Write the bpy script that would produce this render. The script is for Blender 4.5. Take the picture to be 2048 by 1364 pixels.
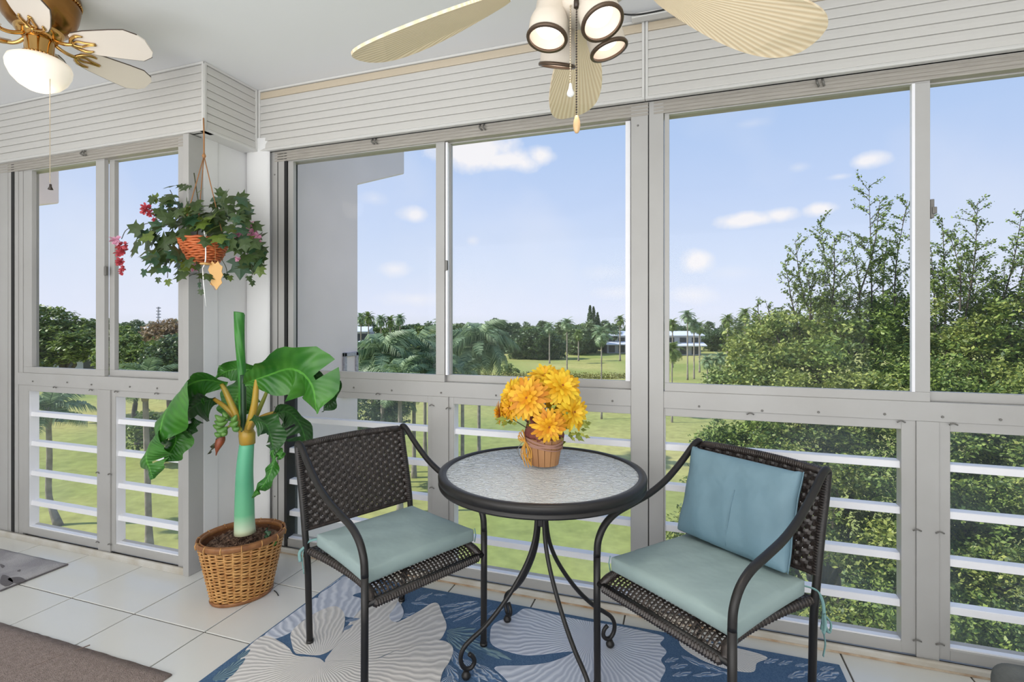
import bpy, bmesh, math, random
import numpy as np
from mathutils import Vector, Matrix
random.seed(7); RS=np.random.RandomState(7)
C=bpy.context.scene.collection
for o in list(bpy.data.objects): bpy.data.objects.remove(o)
# ---------------------------------------------------------------- camera
# level camera, lens 1020 px for a 2048 px frame, turned 18.6 degrees left of the window wall's normal
FPX=1020.; CX=1024.; CY=646.; EYE=1.27; YAW=math.atan(344/1020.)
SN,CS=math.sin(YAW),math.cos(YAW)
cam=bpy.data.cameras.new('camera'); camo=bpy.data.objects.new('camera',cam); C.objects.link(camo)
cam.sensor_fit='HORIZONTAL'; cam.sensor_width=36; cam.lens=FPX/2048*36
cam.shift_y=-(682-CY)/2048; cam.clip_start=.02; cam.clip_end=3000
camo.location=(0,0,EYE); camo.rotation_euler=(math.pi/2,0,YAW)
bpy.context.scene.camera=camo
vs=bpy.context.scene.view_settings
bpy.context.scene.display_settings.display_device='sRGB'
vs.view_transform='Standard'; vs.look='None'; vs.gamma=1; vs.use_curve_mapping=False; vs.exposure=0.0

def D(px,py,d):                      # point at depth d in front of the eye
    l=(px-CX)/FPX*d; return Vector((l*CS-d*SN, l*SN+d*CS, EYE-(py-CY)/FPX*d))
def CV(l,u,d): return Vector((l*CS-d*SN, l*SN+d*CS, u))
def FL(px,py,z=0.):                  # point on the horizontal plane z
    return D(px,py,(EYE-z)*FPX/(py-CY))
def PX(px,py,X):
    r=D(px,py,1.)-Vector((0,0,EYE)); t=X/r.x; return Vector((0,0,EYE))+r*t
GZ=-8.73                             # the lawn, 10 m under the eye
def GR(px,d): p=D(px,CY,d); p.z=GZ; return p

# ---------------------------------------------------------------- world, sun, lights
W=bpy.data.worlds.new('sky'); bpy.context.scene.world=W; W.use_nodes=True
nt=W.node_tree; N=nt.nodes; L=nt.links; N.clear()
def nd(t,**k):
    n=N.new(t)
    for a,b in k.items():
        if a=='op': n.operation=b
        else: setattr(n,a,b)
    return n
def mth(op,a,b=None,c=None,clamp=False):
    n=N.new('ShaderNodeMath'); n.operation=op; n.use_clamp=clamp
    for i,v in enumerate((a,b,c)):
        if v is None: continue
        if isinstance(v,(int,float)): n.inputs[i].default_value=v
        else: L.new(v,n.inputs[i])
    return n.outputs[0]
tc=nd('ShaderNodeTexCoord'); sep=nd('ShaderNodeSeparateXYZ'); L.new(tc.outputs['Generated'],sep.inputs[0])
X_,Y_,Z_=sep.outputs
el=mth('ARCSINE',Z_); az=mth('ARCTAN2',Y_,X_)
ramp=nd('ShaderNodeValToRGB'); L.new(mth('DIVIDE',mth('ADD',el,.1),1.67,clamp=True),ramp.inputs[0])
cr=ramp.color_ramp
def deg2t(e): return (math.radians(e)+.1)/1.67
stops=[(-5.7,(.45,.50,.52)),(-1.2,(.68,.73,.80)),(1.0,(.77,.82,.97)),(6,(.67,.77,.96)),(13,(.54,.67,.93)),(21,(.43,.59,.89)),(28,(.35,.51,.87)),(50,(.25,.42,.80)),(88,(.18,.33,.72))]
cr.elements[0].position=deg2t(stops[0][0]); cr.elements[0].color=(*stops[0][1],1)
cr.elements[1].position=deg2t(stops[-1][0]); cr.elements[1].color=(*stops[-1][1],1)
for e,c in stops[1:-1]:
    q=cr.elements.new(deg2t(e)); q.color=(*c,1)
noi=nd('ShaderNodeTexNoise'); noi.inputs['Scale'].default_value=14; noi.inputs['Detail'].default_value=5; noi.inputs['Roughness'].default_value=.6
L.new(tc.outputs['Generated'],noi.inputs['Vector'])
nz=mth('MULTIPLY',mth('SUBTRACT',noi.outputs[0],.5),1.7)
# the clouds in view, each a puff with its own direction and size
clouds=[(950,300,95,42,1.1),(1010,322,85,26,1.),(1083,310,36,22,.9),(1500,440,62,17,1.),(1560,430,38,16,.9),(1645,418,38,17,.95),(1392,522,36,26,.9),
        (1735,322,38,18,.85),(1680,353,28,9,.6),(830,430,36,19,.8),(748,398,34,18,.45),(790,538,36,16,.6),(1385,590,60,22,.6),(835,598,70,18,.55),(1230,585,45,16,.5),
        (1505,246,44,13,.35),(1597,335,22,10,.4),(1210,545,55,18,.35),(945,482,18,12,.5),(1470,545,55,16,.3),(320,565,80,25,.35)]
# further puffs over the rest of the sky
rr=random.Random(3)
dirs=[]
for px,py,rx,ry,s in clouds:
    d=D(px,py,1.)-Vector((0,0,EYE)); d.normalize()
    sc=(d.dot(CV(0,0,1)))
    dirs.append((math.atan2(d.y,d.x),math.asin(d.z),rx/FPX*sc,ry/FPX*sc,s))
for k in range(16):
    dirs.append((rr.uniform(-3.1,.9),rr.uniform(.12,.9),rr.uniform(.06,.16),rr.uniform(.025,.06),rr.uniform(.4,1)))
acc=None
for a,e,ra,re,s in dirs:
    da=mth('DIVIDE',mth('SUBTRACT',az,a),ra); de=mth('DIVIDE',mth('SUBTRACT',el,e),re)
    r2=mth('ADD',mth('MULTIPLY',da,da),mth('MULTIPLY',de,de))
    v=mth('MULTIPLY',mth('ADD',mth('SUBTRACT',1.05,mth('SQRT',r2)),nz),s*1.5,clamp=True)
    v=mth('MULTIPLY',v,min(1,s+.1))
    acc=v if acc is None else mth('MAXIMUM',acc,v)
n2=nd('ShaderNodeTexNoise'); n2.inputs['Scale'].default_value=3.2; n2.inputs['Detail'].default_value=4
L.new(tc.outputs['Generated'],n2.inputs['Vector'])
wisp=mth('MULTIPLY',mth('SUBTRACT',n2.outputs[0],.52,clamp=True),1.1)
tot=mth('MAXIMUM',acc,wisp)
mx=nd('ShaderNodeMix'); mx.data_type='RGBA'; L.new(tot,mx.inputs[0]); L.new(ramp.outputs[0],mx.inputs[6]); mx.inputs[7].default_value=(.93,.92,.95,1)
bg=nd('ShaderNodeBackground'); L.new(mx.outputs[2],bg.inputs[0]); bg.inputs[1].default_value=1.0
wo=nd('ShaderNodeOutputWorld'); L.new(bg.outputs[0],wo.inputs[0])

def light(name,kind,loc,energy,color=(1,1,1),size=None,size_y=None,rot=None,spot=None):
    l=bpy.data.lights.new(name,kind); l.energy=energy; l.color=color
    if kind=='AREA':
        l.size=size
        if size_y: l.shape='RECTANGLE'; l.size_y=size_y
    elif kind=='SUN': l.angle=size or .01
    elif size: l.shadow_soft_size=size
    if spot: l.spot_size=spot; l.spot_blend=.6
    o=bpy.data.objects.new(name,l); C.objects.link(o); o.location=loc
    if rot is not None: o.rotation_euler=rot
    return o
sd=Vector((-.80,-.34,.66)).normalized()
sun=light('sun','SUN',(0,0,40),5.2,(1,.96,.88),size=.012); sun.rotation_euler=sd.to_track_quat('Z','Y').to_euler()
# added fill panel behind the camera, brightens the room side of everything in view
light('rear_fill_light','AREA',(-.8,-2.2,1.35),96,(1,.995,.985),5.6,2.1,(math.pi/2,0,0))
# added uplight fill, set low behind the camera to brighten the ceiling
light('ceiling_fill_uplight','AREA',(-.9,-1.0,.5),64,(1,1,1),4.5,1.8,(math.pi,0,0))

# ---------------------------------------------------------------- materials
def mat(name,col,rough=.5,metal=0.,noise=None,bump=None,spec=None,col2=None,island=None,trans=None,emit=None,coat=None,stretch=None,sss=None):
    m=bpy.data.materials.new(name); m.use_nodes=True; t=m.node_tree; n=t.nodes; l=t.links
    b=n['Principled BSDF']; b.inputs['Base Color'].default_value=(*col,1); b.inputs['Roughness'].default_value=rough; b.inputs['Metallic'].default_value=metal
    if spec is not None: b.inputs['Specular IOR Level'].default_value=spec
    if coat: b.inputs['Coat Weight'].default_value=coat
    tc=n.new('ShaderNodeTexCoord'); vec=tc.outputs['Object']
    if stretch:
        mp=n.new('ShaderNodeMapping'); mp.inputs['Scale'].default_value=stretch; l.new(vec,mp.inputs[0]); vec=mp.outputs[0]
    src=None
    if noise:
        q=n.new('ShaderNodeTexNoise'); q.inputs['Scale'].default_value=noise[0]; q.inputs['Detail'].default_value=4; l.new(vec,q.inputs['Vector'])
        mp=n.new('ShaderNodeMapRange'); mp.inputs[1].default_value=.5-noise[1]; mp.inputs[2].default_value=.5+noise[1]; l.new(q.outputs[0],mp.inputs[0]); src=mp.outputs[0]
    if island:
        g=n.new('ShaderNodeNewGeometry'); src2=g.outputs['Random Per Island']
        src=src2
    if src is not None and col2 is not None:
        x=n.new('ShaderNodeMix'); x.data_type='RGBA'; l.new(src,x.inputs[0]); x.inputs[6].default_value=(*col,1); x.inputs[7].default_value=(*col2,1)
        l.new(x.outputs[2],b.inputs['Base Color'])
        colout=x.outputs[2]
    else: colout=None
    if bump:
        q=n.new('ShaderNodeTexNoise'); q.inputs['Scale'].default_value=bump[0]; q.inputs['Detail'].default_value=3; l.new(vec,q.inputs['Vector'])
        bp=n.new('ShaderNodeBump'); bp.inputs['Strength'].default_value=bump[1]; bp.inputs['Distance'].default_value=bump[2] if len(bump)>2 else .01
        l.new(q.outputs[0],bp.inputs['Height']); l.new(bp.outputs[0],b.inputs['Normal'])
    if emit: b.inputs['Emission Color'].default_value=(*emit[0],1); b.inputs['Emission Strength'].default_value=emit[1]
    if trans:
        tr=n.new('ShaderNodeBsdfTranslucent'); tr.inputs[0].default_value=(*[min(1,c*1.3) for c in col],1)
        if colout is not None: l.new(colout,tr.inputs[0])
        ms=n.new('ShaderNodeMixShader'); ms.inputs[0].default_value=trans; l.new(b.outputs[0],ms.inputs[1]); l.new(tr.outputs[0],ms.inputs[2])
        l.new(ms.outputs[0],n['Material Output'].inputs[0])
    return m
def s2l(*c): return tuple(((v/255)/12.92 if v/255<=.04045 else ((v/255+.055)/1.055)**2.4) for v in c)
M={}
M['frame']=mat('painted_frame',s2l(178,177,175),.38,noise=(3,.25),col2=s2l(168,166,163),bump=(120,.05,.002))
M['alu']=mat('brushed_aluminium_head',s2l(176,171,163),.45,.0,noise=(40,.3),col2=s2l(146,141,133),stretch=(.3,8,8))
M['shutter']=mat('shutter_slat_white',s2l(199,197,193),.32)
M['shutter_beige']=mat('shutter_slat_beige',s2l(196,183,162),.35)
M['shutter_trim']=mat('shutter_trim_white',s2l(208,207,204),.3)
M['ceil']=mat('ceiling_paint',s2l(226,227,229),.7)
M['wall']=mat('wall_paint',s2l(224,224,224),.55)
M['gap']=mat('dark_gap',(.02,.02,.02),.8)
M['rail']=mat('white_rail_slat',s2l(238,238,242),.35)
M['sill']=mat('sill_track',s2l(205,203,198),.4,noise=(9,.2),col2=s2l(180,172,158))
M['rust']=mat('rust_stain',s2l(150,112,72),.8,noise=(14,.2),col2=s2l(196,184,166))
M['dirt']=mat('track_dirt',s2l(62,54,44),.9,noise=(30,.2),col2=s2l(110,100,88))
M['screw']=mat('screw_grey',s2l(120,118,114),.5,.3)
M['fin']=mat('outside_stucco',s2l(248,236,236),.85,noise=(1.4,.22),col2=s2l(232,221,220),bump=(60,.12,.004))
M['tile']=mat('white_floor_tile',s2l(223,222,217),.2,noise=(1.6,.3),col2=s2l(214,213,207),spec=.5)
M['grout']=mat('grout',s2l(92,88,82),.9)
M['black']=mat('black_powder_coat',s2l(38,36,35),.42,.2,bump=(220,.08,.001))
M['rattan']=mat('dark_resin_rattan',s2l(40,35,33),.33,noise=(60,.2),col2=s2l(66,58,54))
M['teal']=mat('seafoam_cushion_fabric',s2l(156,174,172),.75,bump=(7,.3,.03),noise=(5,.3),col2=s2l(147,167,165))
M['blue']=mat('blue_pillow_velour',s2l(116,145,158),.6,bump=(6,.5,.04),noise=(5,.25),col2=s2l(102,133,148))
M['seam']=mat('cushion_piping',s2l(120,158,156),.7)
M['brass']=mat('polished_brass',s2l(200,160,98),.1,1.)
M['brass_d']=mat('antique_brass',s2l(150,108,60),.22,1.)
M['fanw']=mat('white_fan_blade',s2l(225,216,206),.35)
M['fane']=mat('blade_edge_dark',s2l(80,66,56),.5)
M['opal']=mat('opal_glass_bowl',(.80,.74,.66),.25,emit=((1,.90,.74),.36))
M['almond']=mat('almond_fan_metal',s2l(212,202,188),.3)
M['bronze']=mat('bronze_ring',s2l(88,72,58),.35,.5)
M['bulb']=mat('lit_bulb',(1,1,1),.3,emit=((1,.96,.90),1.7))
M['canin']=mat('can_inside',s2l(226,206,190),.35)
M['chainw']=mat('pull_chain',s2l(190,175,150),.4,.5)
M['dark_pull']=mat('dark_pull',s2l(50,38,30),.4)
M['wood_pull']=mat('wooden_pull',s2l(205,170,125),.4)
M['crystal']=mat('crystal_pull',(.95,.95,.95),.05,spec=1.,coat=1.)
M['wicker']=mat('honey_wicker',s2l(168,112,58),.45,noise=(38,.22),col2=s2l(216,168,104))
M['wicker_d']=mat('wicker_dark_band',s2l(122,76,42),.5,noise=(30,.25),col2=s2l(160,110,66))
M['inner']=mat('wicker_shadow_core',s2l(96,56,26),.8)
M['soil']=mat('potting_soil',s2l(62,42,32),.95,noise=(70,.15),col2=s2l(140,112,92),bump=(90,.9,.01))
M['stemy']=mat('yellow_stem',s2l(196,150,56),.4,noise=(12,.25),col2=s2l(160,150,62))
M['bananag']=mat('green_banana',s2l(66,118,50),.35,noise=(30,.3),col2=s2l(110,150,70))
M['bud']=mat('banana_flower_bud',s2l(92,50,34),.45,noise=(25,.2),col2=s2l(150,76,44))
M['ivy']=mat('ivy_leaf',s2l(46,66,34),.4,noise=(26,.2),col2=s2l(76,96,50),trans=.15)
M['ivyl']=mat('ivy_leaf_light',s2l(86,112,44),.42,noise=(26,.2),col2=s2l(120,138,62),trans=.2)
M['ivyd']=mat('ivy_leaf_blue',s2l(36,70,42),.38,noise=(26,.2),col2=s2l(66,98,70),trans=.12)
M['vine']=mat('vine_stem',s2l(70,72,48),.6)
M['jute']=mat('jute_cord',s2l(165,118,76),.8)
M['red']=mat('fuchsia_red_petal',s2l(178,44,66),.5,noise=(30,.2),col2=s2l(214,104,112),trans=.2)
M['pink']=mat('pink_petal',s2l(214,140,176),.5,noise=(30,.2),col2=s2l(236,186,206),trans=.2)
M['rattano']=mat('orange_wicker',s2l(188,92,48),.5,noise=(60,.2),col2=s2l(214,124,72))
M['tan']=mat('tan_leaf_tag',s2l(216,170,104),.5)
M['yel']=mat('yellow_petal',s2l(226,166,18),.55,island=True,col2=s2l(250,216,56),trans=.2)
M['yelo']=mat('orange_yellow_petal',s2l(214,136,20),.55,island=True,col2=s2l(246,196,44),trans=.2)
M['fcen']=mat('flower_centre',s2l(150,84,24),.8)
M['fleaf']=mat('olive_leaf',s2l(112,128,44),.5,island=True,col2=s2l(168,172,70),trans=.2)
M['potw']=mat('bushel_wood',s2l(150,104,66),.6,noise=(20,.25),col2=s2l(180,134,90),stretch=(1,1,.2))
M['twine']=mat('mauve_twine',s2l(164,124,108),.8)
M['wrap']=mat('burgundy_wrap',s2l(128,72,62),.6,bump=(20,.5,.02))
M['raffia']=mat('orange_raffia',s2l(196,140,50),.6,island=True,col2=s2l(220,170,80))
M['grey_rug']=mat('grey_rug_pile',s2l(176,173,174),.95,noise=(7,.12),col2=s2l(150,147,150),bump=(160,.6,.006))
M['grey_rug_d']=mat('grey_rug_dark_marks',s2l(104,100,102),.95,bump=(160,.6,.006))
M['beige_rug']=mat('taupe_bath_rug',s2l(172,154,146),.97,noise=(60,.2),col2=s2l(148,132,124),bump=(240,1.,.012))
M['rugblue']=mat('rug_blue_ground',s2l(54,86,122),.95,noise=(260,.2),col2=s2l(88,116,146),bump=(500,.5,.003))
M['grey_fab']=mat('grey_upholstery',s2l(112,113,108),.9,noise=(8,.2),col2=s2l(88,90,86),bump=(60,.3,.01))
M['trunk']=mat('palm_trunk',s2l(160,152,140),.9,noise=(3,.2),col2=s2l(120,112,102),bump=(6,.5,.05))
M['bark']=mat('tree_bark',s2l(92,84,74),.9,noise=(4,.2),col2=s2l(66,60,52),bump=(12,.5,.05))
M['rooflt']=mat('white_roof',s2l(214,218,228),.6)
M['housew']=mat('house_wall',s2l(170,172,180),.7)
M['housed']=mat('house_shadow_windows',s2l(50,54,60),.3)
M['mast']=mat('mast_steel',s2l(150,150,160),.5,.5)
def leafmat(name,c1,c2,tr=.3,rough=.5):
    return mat(name,s2l(*c1),rough,island=True,col2=s2l(*c2),trans=tr)
M['lf_near']=leafmat('leaf_near',(52,84,30),(160,180,92))
M['lf_near2']=leafmat('leaf_near_yellow',(66,94,32),(182,190,102))
M['lf_dark']=leafmat('leaf_dark',(58,82,52),(112,134,84),.25)
M['lf_mid']=leafmat('leaf_mid',(70,98,44),(142,160,84),.25)
M['lf_brown']=leafmat('leaf_reddish',(124,112,74),(176,150,118),.25)
M['lf_palm']=leafmat('leaf_palm',(70,100,66),(164,186,140),.25)
M['lf_palmy']=leafmat('leaf_palm_yellow',(126,136,40),(176,182,70),.3)
M['lf_far']=leafmat('leaf_far_treeline',(84,104,72),(138,156,106),.2)
M['hedge']=leafmat('leaf_hedge',(104,112,44),(150,144,74),.2)

# lawn
def lawn():
    m=bpy.data.materials.new('lawn_grass'); m.use_nodes=True; t=m.node_tree; n=t.nodes; l=t.links; b=n['Principled BSDF']
    b.inputs['Roughness'].default_value=.95; b.inputs['Specular IOR Level'].default_value=.1
    tc=n.new('ShaderNodeTexCoord')
    a=n.new('ShaderNodeTexNoise'); a.inputs['Scale'].default_value=.045; a.inputs['Detail'].default_value=5; l.new(tc.outputs['Object'],a.inputs['Vector'])
    r=n.new('ShaderNodeValToRGB'); l.new(a.outputs[0],r.inputs[0]); e=r.color_ramp.elements
    e[0].position=.35; e[0].color=(*s2l(138,150,82),1); e[1].position=.65; e[1].color=(*s2l(178,172,108),1)
    f=n.new('ShaderNodeTexNoise'); f.inputs['Scale'].default_value=1.3; f.inputs['Detail'].default_value=8; f.inputs['Roughness'].default_value=.7; l.new(tc.outputs['Object'],f.inputs['Vector'])
    x=n.new('ShaderNodeMix'); x.data_type='RGBA'; x.blend_type='OVERLAY'; x.inputs[0].default_value=.6; l.new(r.outputs[0],x.inputs[6]); l.new(f.outputs[0],x.inputs[7])
    l.new(x.outputs[2],b.inputs['Base Color']); return m
M['lawn']=lawn()
def glassmat(name,refl,dirt,tint=(1,1,1)):
    m=bpy.data.materials.new(name); m.use_nodes=True; t=m.node_tree; n=t.nodes; l=t.links; n.remove(n['Principled BSDF'])
    tr=n.new('ShaderNodeBsdfTransparent'); tr.inputs[0].default_value=(*tint,1)
    gl=n.new('ShaderNodeBsdfGlossy'); gl.inputs['Roughness'].default_value=.02
    lw=n.new('ShaderNodeLayerWeight'); lw.inputs[0].default_value=.5
    pw=n.new('ShaderNodeMath'); pw.operation='POWER'; l.new(lw.outputs['Facing'],pw.inputs[0]); pw.inputs[1].default_value=5
    mu=n.new('ShaderNodeMath'); mu.operation='MULTIPLY_ADD'; l.new(pw.outputs[0],mu.inputs[0]); mu.inputs[1].default_value=refl*.5; mu.inputs[2].default_value=.02*refl
    ms=n.new('ShaderNodeMixShader'); l.new(mu.outputs[0],ms.inputs[0]); l.new(tr.outputs[0],ms.inputs[1]); l.new(gl.outputs[0],ms.inputs[2])
    df=n.new('ShaderNodeBsdfTranslucent'); df.inputs[0].default_value=(.9,.92,.95,1)
    tc=n.new('ShaderNodeTexCoord'); q=n.new('ShaderNodeTexNoise'); q.inputs['Scale'].default_value=3; q.inputs['Detail'].default_value=4; l.new(tc.outputs['Object'],q.inputs['Vector'])
    mp=n.new('ShaderNodeMapRange'); mp.inputs[1].default_value=.35; mp.inputs[2].default_value=.7; mp.inputs[3].default_value=dirt*.3; mp.inputs[4].default_value=dirt; l.new(q.outputs[0],mp.inputs[0])
    m2=n.new('ShaderNodeMixShader'); l.new(mp.outputs[0],m2.inputs[0]); l.new(ms.outputs[0],m2.inputs[1]); l.new(df.outputs[0],m2.inputs[2])
    l.new(m2.outputs[0],n['Material Output'].inputs[0]); return m
M['glass']=glassmat('window_glass',.22,.012)
M['glass_low']=glassmat('lower_window_glass',.3,.07)
def table_glass():
    m=bpy.data.materials.new('rippled_table_glass'); m.use_nodes=True; t=m.node_tree; n=t.nodes; l=t.links; b=n['Principled BSDF']
    b.inputs['Base Color'].default_value=(.95,1,.97,1); b.inputs['Roughness'].default_value=.1; b.inputs['Transmission Weight'].default_value=.45; b.inputs['IOR'].default_value=1.5
    tc=n.new('ShaderNodeTexCoord'); q=n.new('ShaderNodeTexNoise'); q.inputs['Scale'].default_value=42; q.inputs['Detail'].default_value=2; q.inputs['Distortion'].default_value=1.2
    mp=n.new('ShaderNodeMapping'); mp.inputs['Scale'].default_value=(1,1.7,1); l.new(tc.outputs['Object'],mp.inputs[0]); l.new(mp.outputs[0],q.inputs['Vector'])
    bp=n.new('ShaderNodeBump'); bp.inputs['Strength'].default_value=1.; bp.inputs['Distance'].default_value=.02; l.new(q.outputs[0],bp.inputs['Height']); l.new(bp.outputs[0],b.inputs['Normal'])
    return m
M['tglass']=table_glass()
def trunkgrad():
    m=mat('banana_trunk',s2l(110,186,150),.4); t=m.node_tree; n=t.nodes; l=t.links; b=n['Principled BSDF']
    tc=n.new('ShaderNodeTexCoord'); sp=n.new('ShaderNodeSeparateXYZ'); l.new(tc.outputs['Object'],sp.inputs[0])
    mr=n.new('ShaderNodeMapRange'); mr.inputs[1].default_value=.25; mr.inputs[2].default_value=.72; l.new(sp.outputs[2],mr.inputs[0])
    r=n.new('ShaderNodeValToRGB'); l.new(mr.outputs[0],r.inputs[0]); e=r.color_ramp.elements
    e[0].position=0; e[0].color=(*s2l(150,110,60),1); e[1].position=1; e[1].color=(*s2l(104,190,150),1)
    for p,c in ((.05,(160,122,66)),(.10,(206,206,168)),(.17,(196,216,186)),(.3,(110,186,140)),(.6,(92,172,132))):
        q=e.new(p); q.color=(*s2l(*c),1)
    l.new(r.outputs[0],b.inputs['Base Color']); return m
M['btrunk']=trunkgrad()
def ribbed(name,c1,c2,freq,rough=.4,bump=.3,axis=1,trans=.15):   # leaf / blade veins from the UV map
    m=mat(name,s2l(*c1),rough,trans=None); t=m.node_tree; n=t.nodes; l=t.links; b=n['Principled BSDF']
    uv=n.new('ShaderNodeUVMap'); sp=n.new('ShaderNodeSeparateXYZ'); l.new(uv.outputs[0],sp.inputs[0])
    ab=n.new('ShaderNodeMath'); ab.operation='ABSOLUTE'; l.new(sp.outputs[1],ab.inputs[0])
    k=n.new('ShaderNodeMath'); k.operation='MULTIPLY'; l.new(sp.outputs[0],k.inputs[0]); k.inputs[1].default_value=freq
    a2=n.new('ShaderNodeMath'); a2.operation='MULTIPLY_ADD'; l.new(ab.outputs[0],a2.inputs[0]); a2.inputs[1].default_value=-freq*.12; l.new(k.outputs[0],a2.inputs[2])
    si=n.new('ShaderNodeMath'); si.operation='SINE'; l.new(a2.outputs[0],si.inputs[0])
    q=n.new('ShaderNodeTexNoise'); q.inputs['Scale'].default_value=9; tc=n.new('ShaderNodeTexCoord'); l.new(tc.outputs['Object'],q.inputs['Vector'])
    mr=n.new('ShaderNodeMapRange'); mr.inputs[1].default_value=.3; mr.inputs[2].default_value=.7; l.new(q.outputs[0],mr.inputs[0])
    x=n.new('ShaderNodeMix'); x.data_type='RGBA'; l.new(mr.outputs[0],x.inputs[0]); x.inputs[6].default_value=(*s2l(*c1),1); x.inputs[7].default_value=(*s2l(*c2),1)
    y=n.new('ShaderNodeMix'); y.data_type='RGBA'; y.inputs[7].default_value=(*s2l(*[min(255,v*1.12+8) for v in c2]),1); l.new(x.outputs[2],y.inputs[6])
    lt=n.new('ShaderNodeMath'); lt.operation='LESS_THAN'; l.new(ab.outputs[0],lt.inputs[0]); lt.inputs[1].default_value=.045
    l.new(lt.outputs[0],y.inputs[0]); l.new(y.outputs[2],b.inputs['Base Color'])
    bp=n.new('ShaderNodeBump'); bp.inputs['Strength'].default_value=bump; bp.inputs['Distance'].default_value=.004; l.new(si.outputs[0],bp.inputs['Height']); l.new(bp.outputs[0],b.inputs['Normal'])
    if trans:
        tr=n.new('ShaderNodeBsdfTranslucent'); l.new(y.outputs[2],tr.inputs[0]); ms=n.new('ShaderNodeMixShader'); ms.inputs[0].default_value=trans
        l.new(b.outputs[0],ms.inputs[1]); l.new(tr.outputs[0],ms.inputs[2]); l.new(ms.outputs[0],n['Material Output'].inputs[0])
    return m
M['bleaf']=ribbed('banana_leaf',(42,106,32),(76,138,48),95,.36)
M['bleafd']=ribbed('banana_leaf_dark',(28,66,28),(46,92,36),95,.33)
M['rolled']=ribbed('rolled_leaf',(46,120,38),(72,146,56),60,.4)
def radial(name,c1,c2,freq,bump,contrast=.5,nscale=5,namp=3.,rough=.9,fine=None,dist=.004):
    m=mat(name,s2l(*c1),rough); t=m.node_tree; n=t.nodes; l=t.links; b=n['Principled BSDF']
    tc=n.new('ShaderNodeTexCoord'); sp=n.new('ShaderNodeSeparateXYZ'); l.new(tc.outputs['Object'],sp.inputs[0])
    at=n.new('ShaderNodeMath'); at.operation='ARCTAN2'; l.new(sp.outputs[1],at.inputs[0]); l.new(sp.outputs[0],at.inputs[1])
    q=n.new('ShaderNodeTexNoise'); q.inputs['Scale'].default_value=nscale; q.inputs['Detail'].default_value=2; l.new(tc.outputs['Object'],q.inputs['Vector'])
    k=n.new('ShaderNodeMath'); k.operation='MULTIPLY'; l.new(at.outputs[0],k.inputs[0]); k.inputs[1].default_value=freq
    k2=n.new('ShaderNodeMath'); k2.operation='MULTIPLY_ADD'; l.new(q.outputs[0],k2.inputs[0]); k2.inputs[1].default_value=namp; l.new(k.outputs[0],k2.inputs[2])
    si=n.new('ShaderNodeMath'); si.operation='SINE'; l.new(k2.outputs[0],si.inputs[0])
    mr=n.new('ShaderNodeMapRange'); mr.inputs[1].default_value=-contrast; mr.inputs[2].default_value=1; l.new(si.outputs[0],mr.inputs[0])
    x=n.new('ShaderNodeMix'); x.data_type='RGBA'; l.new(mr.outputs[0],x.inputs[0]); x.inputs[6].default_value=(*s2l(*c2),1); x.inputs[7].default_value=(*s2l(*c1),1)
    l.new(x.outputs[2],b.inputs['Base Color'])
    bp=n.new('ShaderNodeBump'); bp.inputs['Strength'].default_value=bump; bp.inputs['Distance'].default_value=dist; l.new(si.outputs[0],bp.inputs['Height']); l.new(bp.outputs[0],b.inputs['Normal'])
    return m
M['petalb']=radial('rug_petal_beige',(226,221,216),(200,196,192),80,.25,nscale=9,namp=16)
M['petalg']=radial('rug_petal_grey',(212,215,224),(180,186,200),74,.25,nscale=9,namp=15)
M['petalt']=radial('rug_leaf_teal',(132,158,164),(70,100,128),26,.5,nscale=20,namp=6)
M['petalw']=radial('rug_leaf_pale',(172,182,196),(86,116,152),26,.5,nscale=40,namp=9)
M['palmblade']=radial('woven_palm_blade',(242,226,196),(222,200,164),170,.2,contrast=.9,nscale=2,namp=1.,rough=.5,dist=.0015)

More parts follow.
